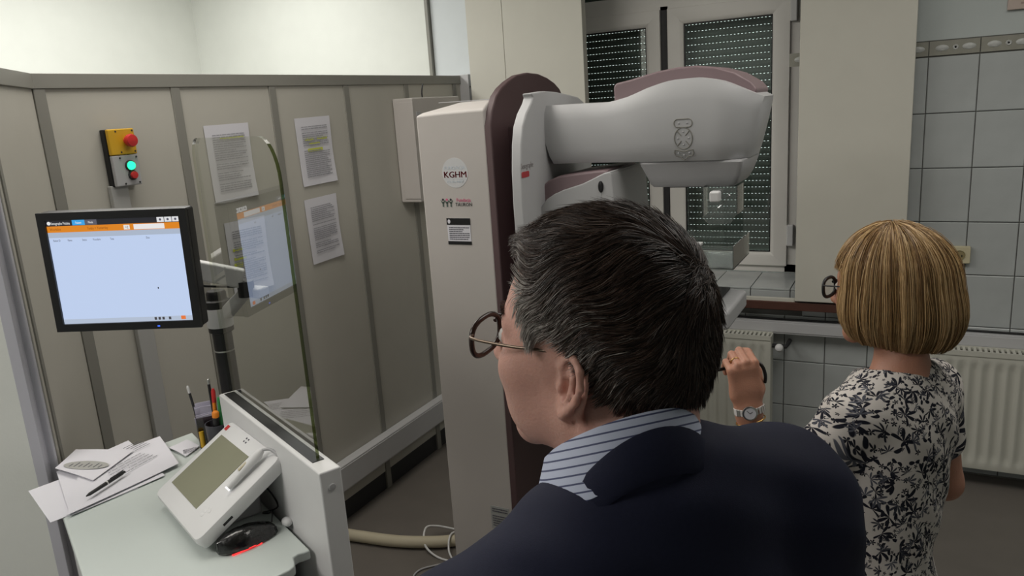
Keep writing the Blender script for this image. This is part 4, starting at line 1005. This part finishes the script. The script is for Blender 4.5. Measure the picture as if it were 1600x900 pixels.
def stripes(name, base, line, direction, period):
    m = mat(name, base, .7, var=0); t = m.node_tree; N, L = t.nodes, t.links; b = N['Principled BSDF']
    tc = N.new('ShaderNodeTexCoord'); dt = N.new('ShaderNodeVectorMath'); dt.operation = 'DOT_PRODUCT'; dt.inputs[1].default_value = direction
    L.new(tc.outputs['Object'], dt.inputs[0])
    ml = N.new('ShaderNodeMath'); ml.operation = 'MULTIPLY'; ml.inputs[1].default_value = 1/period; fr_ = N.new('ShaderNodeMath'); fr_.operation = 'FRACT'
    L.new(dt.outputs['Value'], ml.inputs[0]); L.new(ml.outputs[0], fr_.inputs[0])
    cr_ = N.new('ShaderNodeValToRGB'); cr_.color_ramp.interpolation = 'CONSTANT'; cr_.color_ramp.elements[0].color = (*line, 1); cr_.color_ramp.elements[1].position = .2; cr_.color_ramp.elements[1].color = (*base, 1)
    L.new(fr_.outputs[0], cr_.inputs[0]); L.new(cr_.outputs[0], b.inputs['Base Color'])
    return m
fwd_ = MB_.to_3x3() @ Vector((0, 1, 0))
M_shirt = stripes('striped_shirt', (.42, .46, .58), (.05, .06, .13), tuple(fwd_*.50+Vector((0, 0, 1))), .0085)
collar('shirt_collar', [(.004, -.03), (.000, .048), (.004, .054), (.009, .050), (.022, .010), (.019, .006), (.008, .030), (.007, -.03)], (0, -.03, 1.53), (0, .02, 1.72), .066, .068, 1.594, .080, M_shirt, point=.055)
collar('jacket_collar', [(.012, -.03), (.010, .030), (.014, .037), (.016, .034), (.022, .004), (.020, -.002), (.016, .005), (.015, -.04)], (0, -.03, 1.53), (0, .02, 1.72), .070, .072, 1.602, .215, M_navy, open_front=.16)
def trousers(P):
    d = ell(P, (0, .0, .93), (.165, .115, .13)); d = smin(d, man_legs(P, .014, .10), .05); d = smax(d, P[2]-f32(1.0), .01); return smax(d, f32(.055)-P[2], .01)
V, F = surfnet(trousers, (-.26, -.16, .03), (.26, .16, 1.02), .008); npmesh('trousers', xf(MB_, relax(V, F, 2)), F, mat('dark_trousers', (.02, .02, .026), .8), man)
def shoe(P):
    d = None
    for s in (-1, 1):
        e = cap(P, (s*.105, -.06, .045), (s*.12, .14, .036), .042, .040, (1, 1, .9)); e = smin(e, cap(P, (s*.105, -.03, .06), (s*.105, -.025, .11), .045, .05), .03); d = e if d is None else np.minimum(d, e)
    return smax(d, f32(.002)-P[2], .006)
for s in (-1, 1):
    V, F = surfnet(shoe, ((-.2 if s < 0 else .03), -.14, -.004), ((-.03 if s < 0 else .2), .22, .15), .006); npmesh('shoe', xf(MB_, relax(V, F, 2)), F, mat('black_leather', (.012, .012, .012), .35), man)
# hair: cap plus strands, in head space
HLy = [-.13, -.07, -.05, -.040, -.030, -.015, .008, .014, .030, .040, .052, .070, .085, .13]
HLz = [-.046, -.044, -.026, .004, .028, .036, .033, .010, .034, .082, .098, .106, .110, .114]
def man_hair(P):
    sk = smin(ell(P, (0, -.012, .038), (.077, .099, .090)), ell(P, (0, .030, -.020), (.064, .068, .088)), .04)
    sk = smin(sk, cap(P, (0, -.045, -.02), (0, -.06, -.12), .058, .055), .04)
    th = f32(.005)+f32(.007)*np.clip((P[2]+.04)/.14, 0, 1)+f32(.004)*np.clip((P[1]-.02)/.08, 0, 1)
    reg = (np.interp(P[1], HLy, HLz).astype(f32)-P[2])*f32(.75)
    return smax(sk-th, reg+f32(.007)+f32(.012)*np.clip((P[1]-.0)/.01, 0, 1)*np.clip((f32(.06)-P[2])/.03, 0, 1), .012)
V, F = surfnet(man_hair, (-.115, -.15, -.10), (.115, .13, .17), .0035); V = relax(V, F, 2)
H_dark = hairmat('hair_dark_brown', (.024, .015, .012)); H_brn = hairmat('hair_brown', (.066, .039, .028)); H_gry = hairmat('hair_grey', (.40, .37, .34), .42); H_mid = hairmat('hair_ash', (.13, .10, .085))
npmesh('hair_cap', xf(MH, V), F, hairmat('hair_base', (.018, .011, .009), .6), man)
p, nn = sample_mesh(V, F, 60000)
reg = np.interp(p[:, 1], HLy, HLz)-p[:, 2]
sk = np.array(smin(ell([p[:, 0], p[:, 1], p[:, 2]], (0, -.012, .038), (.077, .099, .090)), ell([p[:, 0], p[:, 1], p[:, 2]], (0, .030, -.020), (.064, .068, .088)), .04))
sk2 = np.minimum(sk, np.array(cap([p[:, 0], p[:, 1], p[:, 2]], (0, -.045, -.02), (0, -.06, -.12), .058, .055)))
ok = (reg < .012) & (sk2 > -.001); p, nn = p[ok][:26000], nn[ok][:26000]
crown = np.array([.006, -.104, .082])
def skull_d(q):
    Pq = [q[:, 0].astype(f32), q[:, 1].astype(f32), q[:, 2].astype(f32)]
    k_ = smin(ell(Pq, (0, -.012, .038), (.077, .099, .090)), ell(Pq, (0, .030, -.020), (.064, .068, .088)), .04)
    return np.asarray(smin(k_, cap(Pq, (0, -.045, -.02), (0, -.06, -.12), .058, .055), .04), float)
def skull_n(q):
    g = np.stack([skull_d(q+np.eye(3)[i]*.002)-skull_d(q-np.eye(3)[i]*.002) for i in range(3)], 1); return g/(np.linalg.norm(g, axis=1, keepdims=True)+1e-9)
def flow(q, n_, ph):
    d_ = q-crown; d_ = d_-n_*np.sum(d_*n_, 1, keepdims=True); d_ /= np.linalg.norm(d_, axis=1, keepdims=True)+1e-6
    sw = np.cross(n_, d_); tp = np.clip((q[:, 2:3]-.06)/.06, 0, 1)
    cd_ = np.exp(-(np.linalg.norm(q-crown, axis=1, keepdims=True)/.020)**2)
    c_ = cd_*12*ph+.38*np.sin(q[:, :1]*70+q[:, 1:2]*38+1)+.30*np.sin(q[:, 1:2]*85-q[:, 2:3]*60)+ph
    d_ = d_+sw*(c_+.35*tp)
    f_ = np.clip((q[:, 1:2]-.015)/.045, 0, 1); hi_ = np.clip((q[:, 2:3]-.055)/.03, 0, 1)
    d_ = d_+np.array([[0, .2, 1.0]])*f_*hi_*1.1+np.array([[0, -1.0, -.9]])*f_*(1-hi_)*1.5; d_ = d_-n_*np.sum(d_*n_, 1, keepdims=True)*.8; return d_/(np.linalg.norm(d_, axis=1, keepdims=True)+1e-6)
K = 9; N_h = len(p)
topw = np.clip((p[:, 2]-.06)/.06, 0, 1); frt = np.clip((p[:, 1]-.03)/.06, 0, 1); low = np.clip((.015-p[:, 2])/.06, 0, 1)
Ln = (.030+.018*topw)*(.7+.5*rng.random(N_h))*(1-.62*low)*(1-.45*np.clip((p[:, 1]-.015)/.05, 0, 1))
q_ = p-skull_n(p)*.004; d0 = skull_d(q_)
Ln = Ln*(1-.5*((p[:, 1] > .0) & (p[:, 2] < .035)))
lift = (.003+.003*topw+.007*frt*topw)*np.clip(1+.5*rng.normal(size=N_h), .1, 2)*(1-.6*low)
ph = rng.normal(size=(N_h, 1))*.10; P_l = [q_]
for k in range(1, K):
    n_ = skull_n(q_); q_ = q_+flow(q_, n_, ph)*(Ln/(K-1))[:, None]
    n_ = skull_n(q_); want = d0+.004+lift*(k/(K-1))**1.2; q_ = q_+n_*(want-skull_d(q_))[:, None]*.8; P_l.append(q_)
paths = np.stack(P_l, 1)
nc = 1300; ci = rng.choice(N_h, nc, replace=False); near = np.empty(N_h, int)
for k in range(0, N_h, 3000): near[k:k+3000] = ci[np.argmin(((p[k:k+3000, None]-p[ci][None])**2).sum(2), 1)]
t = np.linspace(0, 1, K)[None, :, None]
own = rng.random((N_h, 1, 1))
paths = paths+(paths[near]-paths)*(.72*t**.8*(own < .88))
paths += rng.normal(size=(N_h, 1, 3))*.0009*t
temple = 1.1*np.exp(-((p[:, 1]-.030)/.055)**2)*np.clip((.115-p[:, 2])/.05, 0, 1)+.75*np.clip((p[:, 1]-.045)/.04, 0, 1)+.20*np.clip((.05-p[:, 2])/.08, 0, 1)*(p[:, 1] > -.05)
u = rng.random(len(p)); mid = np.where(u < temple*.92, 2, np.where(u < temple*.92+.08, 3, np.where(u > .58, 1, 0)))
sh_ = paths.shape; paths = xf(MH, paths.reshape(-1, 3)).reshape(sh_)
strands('hair', paths, .00036+.00022*rng.random(len(p)), mid, [H_dark, H_brn, H_gry, H_mid], man)
# eyebrow, eyes
for s in (-1, 1):
    e = MB(MH @ Matrix.Translation((s*.031, .0835, .005))).ellipsoid((0, .001, 0), (.0118, .0118, .0108), 14).build('eye', mat('eye_white', (.6, .58, .55), .2), man, smooth=60)
    MB(MH @ Matrix.Translation((s*.031, .0955, .005)) @ Matrix.Rotation(radians(-90), 4, 'X')).lathe([(.0004, -.002), (.0055, -.002), (.005, .0006), (.0004, .0014)], 14).build('iris', mat('iris_brown', (.06, .03, .02), .2), e, smooth=60)
n_ = 320; ux = rng.random(n_); sd = np.where(rng.random(n_) < .5, -1, 1)
bx_ = sd*(.012+.036*ux); bp_ = np.stack([bx_, .0955-.018*ux**1.6, .030+.005*np.sin(ux*2.6)+rng.normal(size=n_)*.0022], 1)
bd = np.stack([sd*1.0, .25-.6*ux, .25+rng.normal(size=n_)*.2], 1); bd /= np.linalg.norm(bd, axis=1, keepdims=True)
bpth = bp_[:, None]+bd[:, None]*(.010*np.linspace(0, 1, 4)[None, :, None])
strands('eyebrows', xf(MH, bpth.reshape(-1, 3)).reshape(bpth.shape), np.full(n_, .0003), rng.integers(0, 2, n_), [H_dark, H_brn], man)
# glasses
def glasses(M, person, m_frame, m_temple, half=.029, w_=.027, h_=.020, y=.117, zc=.002, tw=.0022, ear_y=-.002, ear_z=.018, wide=.072):
    g = MB(M @ Matrix.Translation((0, y, zc))).tube([(-.009, 0, .006), (0, .003, .009), (.009, 0, .006)], tw*.8, 8).build('glasses', m_frame, person, smooth=60)
    for s in (-1, 1):
        pts = []
        for k in range(29):
            a = 2*pi*k/28; cx, cz = cos(a), sin(a); e = 2.6
            pts.append((s*(half+.006)+w_*np.sign(cx)*abs(cx)**(2/e), -.004-.10*abs(w_*np.sign(cx)*abs(cx)**(2/e)*s+.010)*(.6), h_*np.sign(cz)*abs(cz)**(2/e)))
        MB(M @ Matrix.Translation((0, y, zc))).tube(pts, tw, 8).build('rim', m_frame, g, smooth=60)
        MB(M @ Matrix.Translation((0, y, zc))).add([pts[k] for k in range(28)], [tuple(range(28))]).build('lens', M_lens, g)
        x1 = s*(half+.006+w_)
        MB(M).tube(spline([(x1, y-.008, zc+.010), (s*wide, y-.016, zc+.011), (s*(wide+.003), .055, zc+.013), (s*(wide+.003), ear_y+.02, ear_z), (s*(wide+.001), ear_y-.012, ear_z-.004), (s*(wide-.001), ear_y-.030, ear_z-.026)], 5), min(tw*.62, .0016), 8).build('temple_arm', m_temple, g, smooth=60)
    return g
glasses(MH, man, tw=.0029, m_frame=mat('dark_tortoise', (.03, .014, .010), .25), m_temple=mat('bronze_metal', (.16, .12, .09), .3, metal=.8))

# =================================================================== the woman
WYw = math.atan2(.85, .53)
WB = Matrix.Translation((-.016, 1.630, 0)) @ Matrix.Rotation(WYw, 4, 'Z') @ Matrix.Diagonal((.91, .95, .978, 1))
WBi = WB.inverted()
WH = Matrix.Translation((-.036, 1.675, 1.512)) @ Matrix.Rotation(radians(66), 4, 'Z') @ Matrix.Rotation(radians(-3), 4, 'X') @ Matrix.Diagonal((.93, .93, .95, 1))
Wrel = WBi @ WH; w_head = pose(Wrel.to_3x3(), Wrel.translation)
wl = lambda p: tuple(WBi @ Vector(p))
LW = wl((-.262, 1.448, 1.312)); LE = wl((-.235, 1.47, 1.075)); LS = (-.150, -.005, 1.315)
RS = (.150, -.005, 1.315); RE = (.200, -.020, 1.085); RW = (.150, .17, 1.02)
def w_arm(P, g=0.0):
    d = None
    for a, b, ra, rb in ((LS, LE, .047, .038), (LE, LW, .037, .024), (RS, RE, .047, .038), (RE, RW, .036, .024)):
        e = cap(P, a, b, ra+g, rb+g); d = e if d is None else smin(d, e, .02)
    return d
def w_torso(P, g=0.0):
    d = ell(P, (0, .0, 1.20), (.145+g, .100+g, .20+g)); d = smin(d, ell(P, (0, -.018, 1.28), (.135+g, .088+g, .11+g)), .05)
    d = smin(d, ell(P, (0, .01, 1.02), (.112+g, .088+g, .14+g)), .08); d = smin(d, ell(P, (0, -.005, .82), (.155+g, .112+g, .14+g)), .08)
    d = smin(d, ell(P, (0, .075, 1.20), (.105+g, .06+g, .075+g)), .05)
    for s in (-1, 1): d = smin(d, cap(P, (s*.03, -.02, 1.365), (s*.135, -.008, 1.325), .042+g, .045+g), .05)
    return d
def w_legs(P):
    d = None
    for s in (-1, 1):
        for a, b, ra, rb in (((s*.070, 0, .82), (s*.075, .01, .46), .062, .048), ((s*.075, .01, .46), (s*.08, -.01, .09), .046, .03)):
            e = cap(P, a, b, ra, rb); d = e if d is None else smin(d, e, .03)
    return d
nk2 = Wrel @ Vector((0, -.03, -.06))
def w_upper(P):
    h = head_sdf(w_head(P)); d = cap(P, tuple(nk2), (0, -.025, 1.37), .050, .054); d = smin(d, ell(P, (0, -.015, 1.31), (.13, .07, .075)), .06)
    return smin(h, d, .025)
# hand frame in world: +z up the forearm, +y (palm) away from the camera, +x to the right
hy = Vector((-.50, .86, -.10)).normalized(); hz = Vector((.015, .02, 1)); hx = hy.cross(hz).normalized(); hz = hx.cross(hy)
HW = Matrix.Identity(4)
for i in range(3): HW[i][0] = hx[i]; HW[i][1] = hy[i]; HW[i][2] = hz[i]; HW[i][3] = (-.262, 1.448, 1.330)[i]
HW = HW @ Matrix.Rotation(radians(-8), 4, 'Y') @ Matrix.Diagonal((.84, .84, .84, 1))
HWl = WBi @ HW; w_hand = pose(HWl.to_3x3(), HWl.translation)
def w_handarm(P):
    d = hand_sdf(w_hand(P), (62, 70, 50), .4, ((.034, .008, .024), (.040, .028, .058), (.034, .042, .088), (.022, .046, .108)))*f32(.84)
    return smin(d, w_arm(P), .02)
def w_lower(P):
    d = smin(w_torso(P, -.012), w_arm(P), .03); d = smin(d, w_legs(P), .05)
    for s in (-1, 1): d = smin(d, cap(P, (s*.08, -.03, .045), (s*.085, .12, .03), .03, .025), .03)
    Hm = Matrix.Translation(RW) @ Matrix.Rotation(radians(-75), 4, 'X') @ Matrix.Diagonal((-.85, .85, .85, 1))
    return smin(d, hand_sdf(pose(Hm.to_3x3(), Hm.translation)(P), (25, 30, 20), .5)*f32(.85), .012)
V1, F1 = surfnet(w_upper, (-.17, -.15, 1.24), (.17, .30, 1.68), .0040); V1 = relax(V1, F1, 1, .4)
V2, F2 = surfnet(w_lower, (-.26, -.17, .0), (.28, .36, 1.38), .0075); V2 = relax(V2, F2, 2)
lo = [min(LE[i], LW[i])-.07 for i in range(3)]; hi = [max(LE[i], LW[i])+.10 for i in range(3)]; hi[2] = LW[2]+.17
V3, F3 = surfnet(w_handarm, lo, hi, .0022); V3 = relax(V3, F3, 1, .4)
Vb = np.concatenate([V1, V2, V3]); Fb = np.concatenate([F1, F2+len(V1), F3+len(V1)+len(V2)])
wo = npmesh('person', xf(WB, Vb), Fb, M_skin2)
tag(wo, 'woman with a blonde bob and floral dress standing before the radiators, hand raised', 'person')
# dress with leaf print
def floral():
    m = bpy.data.materials.new('floral_cotton'); m.use_nodes = True; t = m.node_tree; N, L = t.nodes, t.links; b = N['Principled BSDF']; b.inputs['Roughness'].default_value = .85; b.inputs['Specular IOR Level'].default_value = .2
    def mth(op, a, c=None, cl=False):
        n = N.new('ShaderNodeMath'); n.operation = op; n.use_clamp = cl
        for i, v in enumerate((a, c)):
            if v is None: continue
            if isinstance(v, (int, float)): n.inputs[i].default_value = v
            else: L.new(v, n.inputs[i])
        return n.outputs[0]
    uvn = N.new('ShaderNodeUVMap'); uvn.uv_map = 'print'
    no = N.new('ShaderNodeTexNoise'); no.inputs['Scale'].default_value = 26; no.inputs['Detail'].default_value = 3; L.new(uvn.outputs[0], no.inputs['Vector'])
    def layer(scale, petals, size, sharp, off, rnd=1.0, half=False):
        mp = N.new('ShaderNodeMapping'); mp.inputs['Location'].default_value = (off, off*1.7, 0); mp.inputs['Scale'].default_value = (scale, scale, 1); L.new(uvn.outputs[0], mp.inputs[0])
        vo = N.new('ShaderNodeTexVoronoi'); vo.voronoi_dimensions = '2D'; vo.inputs['Scale'].default_value = 1; vo.inputs['Randomness'].default_value = rnd; L.new(mp.outputs[0], vo.inputs['Vector'])
        sb = N.new('ShaderNodeVectorMath'); sb.operation = 'SUBTRACT'; L.new(mp.outputs[0], sb.inputs[0]); L.new(vo.outputs['Position'], sb.inputs[1])
        sx = N.new('ShaderNodeSeparateXYZ'); L.new(sb.outputs[0], sx.inputs[0]); cc = N.new('ShaderNodeSeparateColor'); L.new(vo.outputs['Color'], cc.inputs[0])
        ang = mth('ARCTAN2', sx.outputs[1], sx.outputs[0]); rad_ = vo.outputs['Distance']
        ph = mth('MULTIPLY', cc.outputs[0], 6.28)
        an2 = mth('ADD', mth('MULTIPLY', mth('ADD', ang, ph), petals/2), mth('MULTIPLY', rad_, mth('SUBTRACT', mth('MULTIPLY', cc.outputs[1], 5), 2.5)))
        pet = mth('POWER', mth('ABSOLUTE', mth('COSINE', an2)), sharp)
        if half: pet = mth('MULTIPLY', pet, mth('GREATER_THAN', mth('COSINE', mth('ADD', ang, ph)), -.35))
        lim = mth('MULTIPLY', pet, mth('MULTIPLY', mth('ADD', .55, mth('MULTIPLY', cc.outputs[2], .6)), size))
        lim = mth('ADD', lim, mth('MULTIPLY', mth('SUBTRACT', no.outputs['Fac'], .5), .10))
        lf = mth('SUBTRACT', lim, rad_)
        return mth('MULTIPLY', lf, 16, True), cc
    l1, c1 = layer(19, 7, .60, 1.2, .0, .85, True); l2, c2 = layer(25, 9, .54, 1.1, 3.3, .9, True); l3, c3 = layer(60, 5, .44, .8, 7.1); l4, c4 = layer(36, 2, .56, 4, 5.2)
    k = mth('MAXIMUM', mth('MAXIMUM', l1, l2), mth('MAXIMUM', mth('MULTIPLY', l3, mth('GREATER_THAN', c3.outputs[0], .45)), mth('MULTIPLY', l4, mth('GREATER_THAN', c4.outputs[1], .35))))
    ink = N.new('ShaderNodeMix'); ink.data_type = 'RGBA'; ink.inputs['A'].default_value = (.012, .013, .022, 1); ink.inputs['B'].default_value = (.10, .105, .13, 1)
    tone = mth('MULTIPLY', c2.outputs[1], l2); L.new(tone, ink.inputs['Factor'])
    mx = N.new('ShaderNodeMix'); mx.data_type = 'RGBA'; mx.inputs['A'].default_value = (.60, .56, .525, 1); L.new(ink.outputs['Result'], mx.inputs['B']); L.new(k, mx.inputs['Factor']); L.new(mx.outputs['Result'], b.inputs['Base Color'])
    return m
def dress(P):
    d = w_torso(P, .008)
    for S_, E_ in ((LS, LE), (RS, RE)):
        mid_ = tuple(S_[i]+(E_[i]-S_[i])*.50 for i in range(3)); d = smin(d, cap(P, S_, mid_, .056, .056), .03)
    # skirt
    k = np.clip((f32(.95)-P[2])/.5, 0, 1); rx, ry = .165+.05*k, .125+.05*k
    sk = (np.sqrt((P[0]/rx)**2+((P[1]+.005)/ry)**2)-1)*np.minimum(rx, ry); sk = smax(sk, P[2]-f32(.86), .05); sk = smax(sk, f32(.48)-P[2], .01)
    d = smin(d, sk, .06)
    d = smax(d, -ell(P, (0, .015, 1.425), (.082, .088, .052)), .006)
    for S_, E_ in ((LS, LE), (RS, RE)):                        # sleeve ends open cleanly
        e = np.array(E_)-np.array(S_); e /= np.linalg.norm(e); c = np.array(S_)+e*.125
        cut = (P[0]-f32(c[0]))*f32(e[0])+(P[1]-f32(c[1]))*f32(e[1])+(P[2]-f32(c[2]))*f32(e[2])
        near = cap(P, tuple(c), tuple(c+e*.12), .075); d = np.where(near < 0, np.maximum(d, cut), d) if False else d
    return d+f32(.003)*np.sin(P[2]*46+P[0]*28)*np.sin(P[0]*24+2+P[2]*14)+f32(.0015)*np.sin(P[0]*70+P[2]*55)
V, F = surfnet(dress, (-.27, -.20, .46), (.27, .22, 1.42), .0055); V = relax(V, F, 3)
th = np.arctan2(V[:, 0], -V[:, 1]); rr_v = np.sqrt(V[:, 0]**2+(1.4*V[:, 1])**2); uv = np.stack([th*.145, V[:, 2]+.9*(.16-rr_v)*np.clip((V[:, 2]-1.24)/.06, 0, 1)], 1)
npmesh('dress', xf(WB, V), F, floral(), wo, uv)
for s in (-1, 1):
    MB(WB @ Matrix.Translation((s*.083, .045, 0))).loft([[(x, y, z_) for x, y in roundrect(w_, l_, .03, 4)] for w_, l_, z_ in ((.07, .22, .0), (.074, .225, .012), (.066, .21, .03), (.05, .12, .055))]).build('shoe', M_black, wo, smooth=50)
# blonde bob: parametric shell plus strands
def bob(th, t, off=0.0):
    """th angle round the head (0 = nape, +-pi = face), t 0 crown .. 1 hem"""
    th = np.asarray(th, float); t = np.asarray(t, float); f = (1-np.cos(th))/2
    hem = -.118+.022*f; zt = .137
    a = np.clip(t/.52, 0, 1)*pi/2
    zc = .020; side = np.clip((t-.52)/.48, 0, 1)
    z = np.where(t < .52, zc+(zt-zc)*np.cos(a), zc+(hem-zc)*side)
    bulge = np.where(t < .52, np.sin(a)**.97, 1+.075*np.sin(side*pi*.85)-.20*side**4)
    rx = .095+off; ryb = .128+off; ryf = .112+off
    ry = np.where(np.cos(th) > 0, ryb, ryf)
    return np.stack([rx*bulge*np.sin(th), -.016-ry*bulge*np.cos(th), z+off*np.cos(a)], -1)
thl = 2.32
ths = np.linspace(-thl, thl, 61); tt = np.linspace(.0, 1, 34)
TH, TT = np.meshgrid(ths, tt, indexing='ij'); Vo = bob(TH, TT, -.004).reshape(-1, 3); Vi = bob(TH, TT, -.016).reshape(-1, 3); nT = len(tt); nH = len(ths)
ii, jj = np.meshgrid(np.arange(nH-1), np.arange(nT-1), indexing='ij'); q = (ii*nT+jj).ravel()
Fo = np.stack([q, q+1, q+nT+1, q+nT], 1); Fi = Fo[:, ::-1]+len(Vo)
rim = [ (i*nT+nT-1, (i+1)*nT+nT-1) for i in range(nH-1)]; Fr = np.array([[a, a+len(Vo), b+len(Vo), b] for a, b in rim]); sd_ = []
for base in (0, (nH-1)*nT):
    for j in range(nT-1): a = base+j; sd_.append([a, a+1, a+1+len(Vo), a+len(Vo)])
# crown cap over the forehead side
ths2 = np.linspace(thl, 2*pi-thl, 25); t2 = np.linspace(0, .40, 12); TH2, TT2 = np.meshgrid(ths2, t2, indexing='ij'); Vc = bob(TH2, TT2, -.004).reshape(-1, 3); n2 = len(t2)
i2, j2 = np.meshgrid(np.arange(len(ths2)-1), np.arange(n2-1), indexing='ij'); q2 = (i2*n2+j2).ravel(); Fc = np.stack([q2, q2+1, q2+n2+1, q2+n2], 1)+2*len(Vo)
Vh = np.concatenate([Vo, Vi, Vc]); Fh = np.concatenate([Fo, Fi, Fr, np.array(sd_), Fc])
B1 = hairmat('hair_blonde', (.38, .235, .10)); B2 = hairmat('hair_light_blonde', (.62, .43, .22)); B3 = hairmat('hair_dark_blonde', (.19, .105, .042)); B0 = hairmat('hair_blonde_base', (.24, .14, .06), .55)
npmesh('hair_shell', xf(WH, Vh), Fh, B0, wo)
n_ = 11000; K = 13
th0 = rng.uniform(-pi, pi, n_); t0 = rng.uniform(0.0, .45, n_)**1.0; front = np.abs(th0) > thl
t1 = np.where(front, rng.uniform(.30, .46, n_), np.clip(rng.normal(.995, .032, n_), .88, 1.08)); t1 = np.where((np.abs(th0) > 1.9) & ~front, np.clip(rng.normal(.97, .05, n_), .8, 1.05), t1)
s_ = np.linspace(0, 1, K)[None]
clump = np.round(th0*17)/17
tk = t0[:, None]+(t1-t0)[:, None]*s_
thk = th0[:, None]+((clump-th0)*.55)[:, None]*s_**1.5+(rng.normal(size=n_)*.03)[:, None]*np.sin(s_*3)+.05*np.sin(clump*9)[:, None]*s_
offs = (rng.normal(size=n_)*.0022+.0025+.003*np.sin(clump*23))[:, None]*np.ones((1, K))+.003*np.sin(s_*2.5+clump[:, None]*7)*s_
pp = bob(thk, tk, offs)
sw_ = np.exp(-((th0+.25*0)/.5)**2)*0
mid = np.where(rng.random(n_) < .34+.25*np.sin(clump*11), 1, np.where(rng.random(n_) < .34, 2, 0))
strands('hair', xf(WH, pp.reshape(-1, 3)).reshape(pp.shape), .00055+.0004*rng.random(n_), mid, [B1, B2, B3], wo)
glasses(WH, wo, M_black, M_black, y=.114, tw=.0038, h_=.021, wide=.073)
for s in (-1, 1): MB(WH @ Matrix.Translation((s*.084, -.012, -.052))).ellipsoid((0, 0, 0), (.004, .004, .005), 10).build('earring', M_silver, wo, smooth=60)
for s in (-1, 1): MB(WH @ Matrix.Translation((s*.031, .0835, .005))).ellipsoid((0, .001, 0), (.0118, .0118, .0108), 12).build('eye', MATS['eye_white'], wo, smooth=60)
# wrist watch, bracelet, ring, folded spectacles in the hand
WM = HW @ Matrix.Translation((0, 0, -.018))
wt = MB(WM).loft([[(.0335*cos(2*pi*k/36)*q_, .0245*sin(2*pi*k/36)*q_, z_) for k in range(36)] for q_, z_ in ((1, -.008), (1.06, -.007), (1.06, .007), (1, .008), (.95, .0), (1, -.008))], caps=False).build('watch', mat('white_ceramic', (.62, .6, .58), .2), wo, smooth=40)
for k in range(10):
    a = radians(-160+14*k) if k < 5 else radians(-20-14*(k-5)); MB(WM @ Matrix.Translation((.0360*cos(a), .0265*sin(a), 0)) @ Matrix.Rotation(a, 4, 'Z')).box(-.001, .0012, -.003, .003, -.0078, .0078).build('link', M_silver if k % 2 else MATS['white_ceramic'], wt, bevel=.0005)
WD = WM @ Matrix.Translation((-.008, -.0262, 0)) @ Matrix.Rotation(radians(90), 4, 'X') @ Matrix.Rotation(radians(-14), 4, 'Y')
MB(WD).lathe([(.001, 0), (.0165, 0), (.0175, .003), (.0165, .006), (.0135, .0065), (.0135, .0055), (.001, .0055)], 28).build('watch_case', M_silver, wt, smooth=40)
MB(WD).lathe([(.0005, .0056), (.0135, .0056), (.0135, .0060), (.0005, .0060)], 28).build('watch_dial', M_paper, wt)
for a, l_ in ((40, .0095), (-60, .0065)): MB(WD @ Matrix.Rotation(radians(a), 4, 'Z')).box(-.0005, .0005, 0, l_, .0061, .0066).build('watch_hand', M_dark, wt)
MB(HW @ Matrix.Translation((0, 0, -.045))).tube([(.034*cos(2*pi*k/30), .026*sin(2*pi*k/30), .004*cos(2*pi*k/30)) for k in range(31)], .0016, 6).build('bracelet', mat('gold', (.6, .38, .12), .3, metal=1), wo, smooth=60)
MB(HW @ Matrix.Translation((-.0105, .016, .0955)) @ Matrix.Rotation(radians(-62), 4, 'X')).tube([(.0105*cos(2*pi*k/20), .0105*sin(2*pi*k/20), 0) for k in range(21)], .0016, 6).build('ring', MATS['gold'], wo, smooth=60)
sg = MB(HW).tube(spline([(-.055, .022, .082), (-.03, .035, .078), (.0, .045, .080), (.03, .030, .088), (.046, .010, .078), (.050, .002, .055), (.047, .004, .035)], 6), [.004]*36+[.0035], 8)
tag(sg.build('black_strap', M_black, smooth=60), 'small black strap loop held in the raised hand of the woman', 'strap')
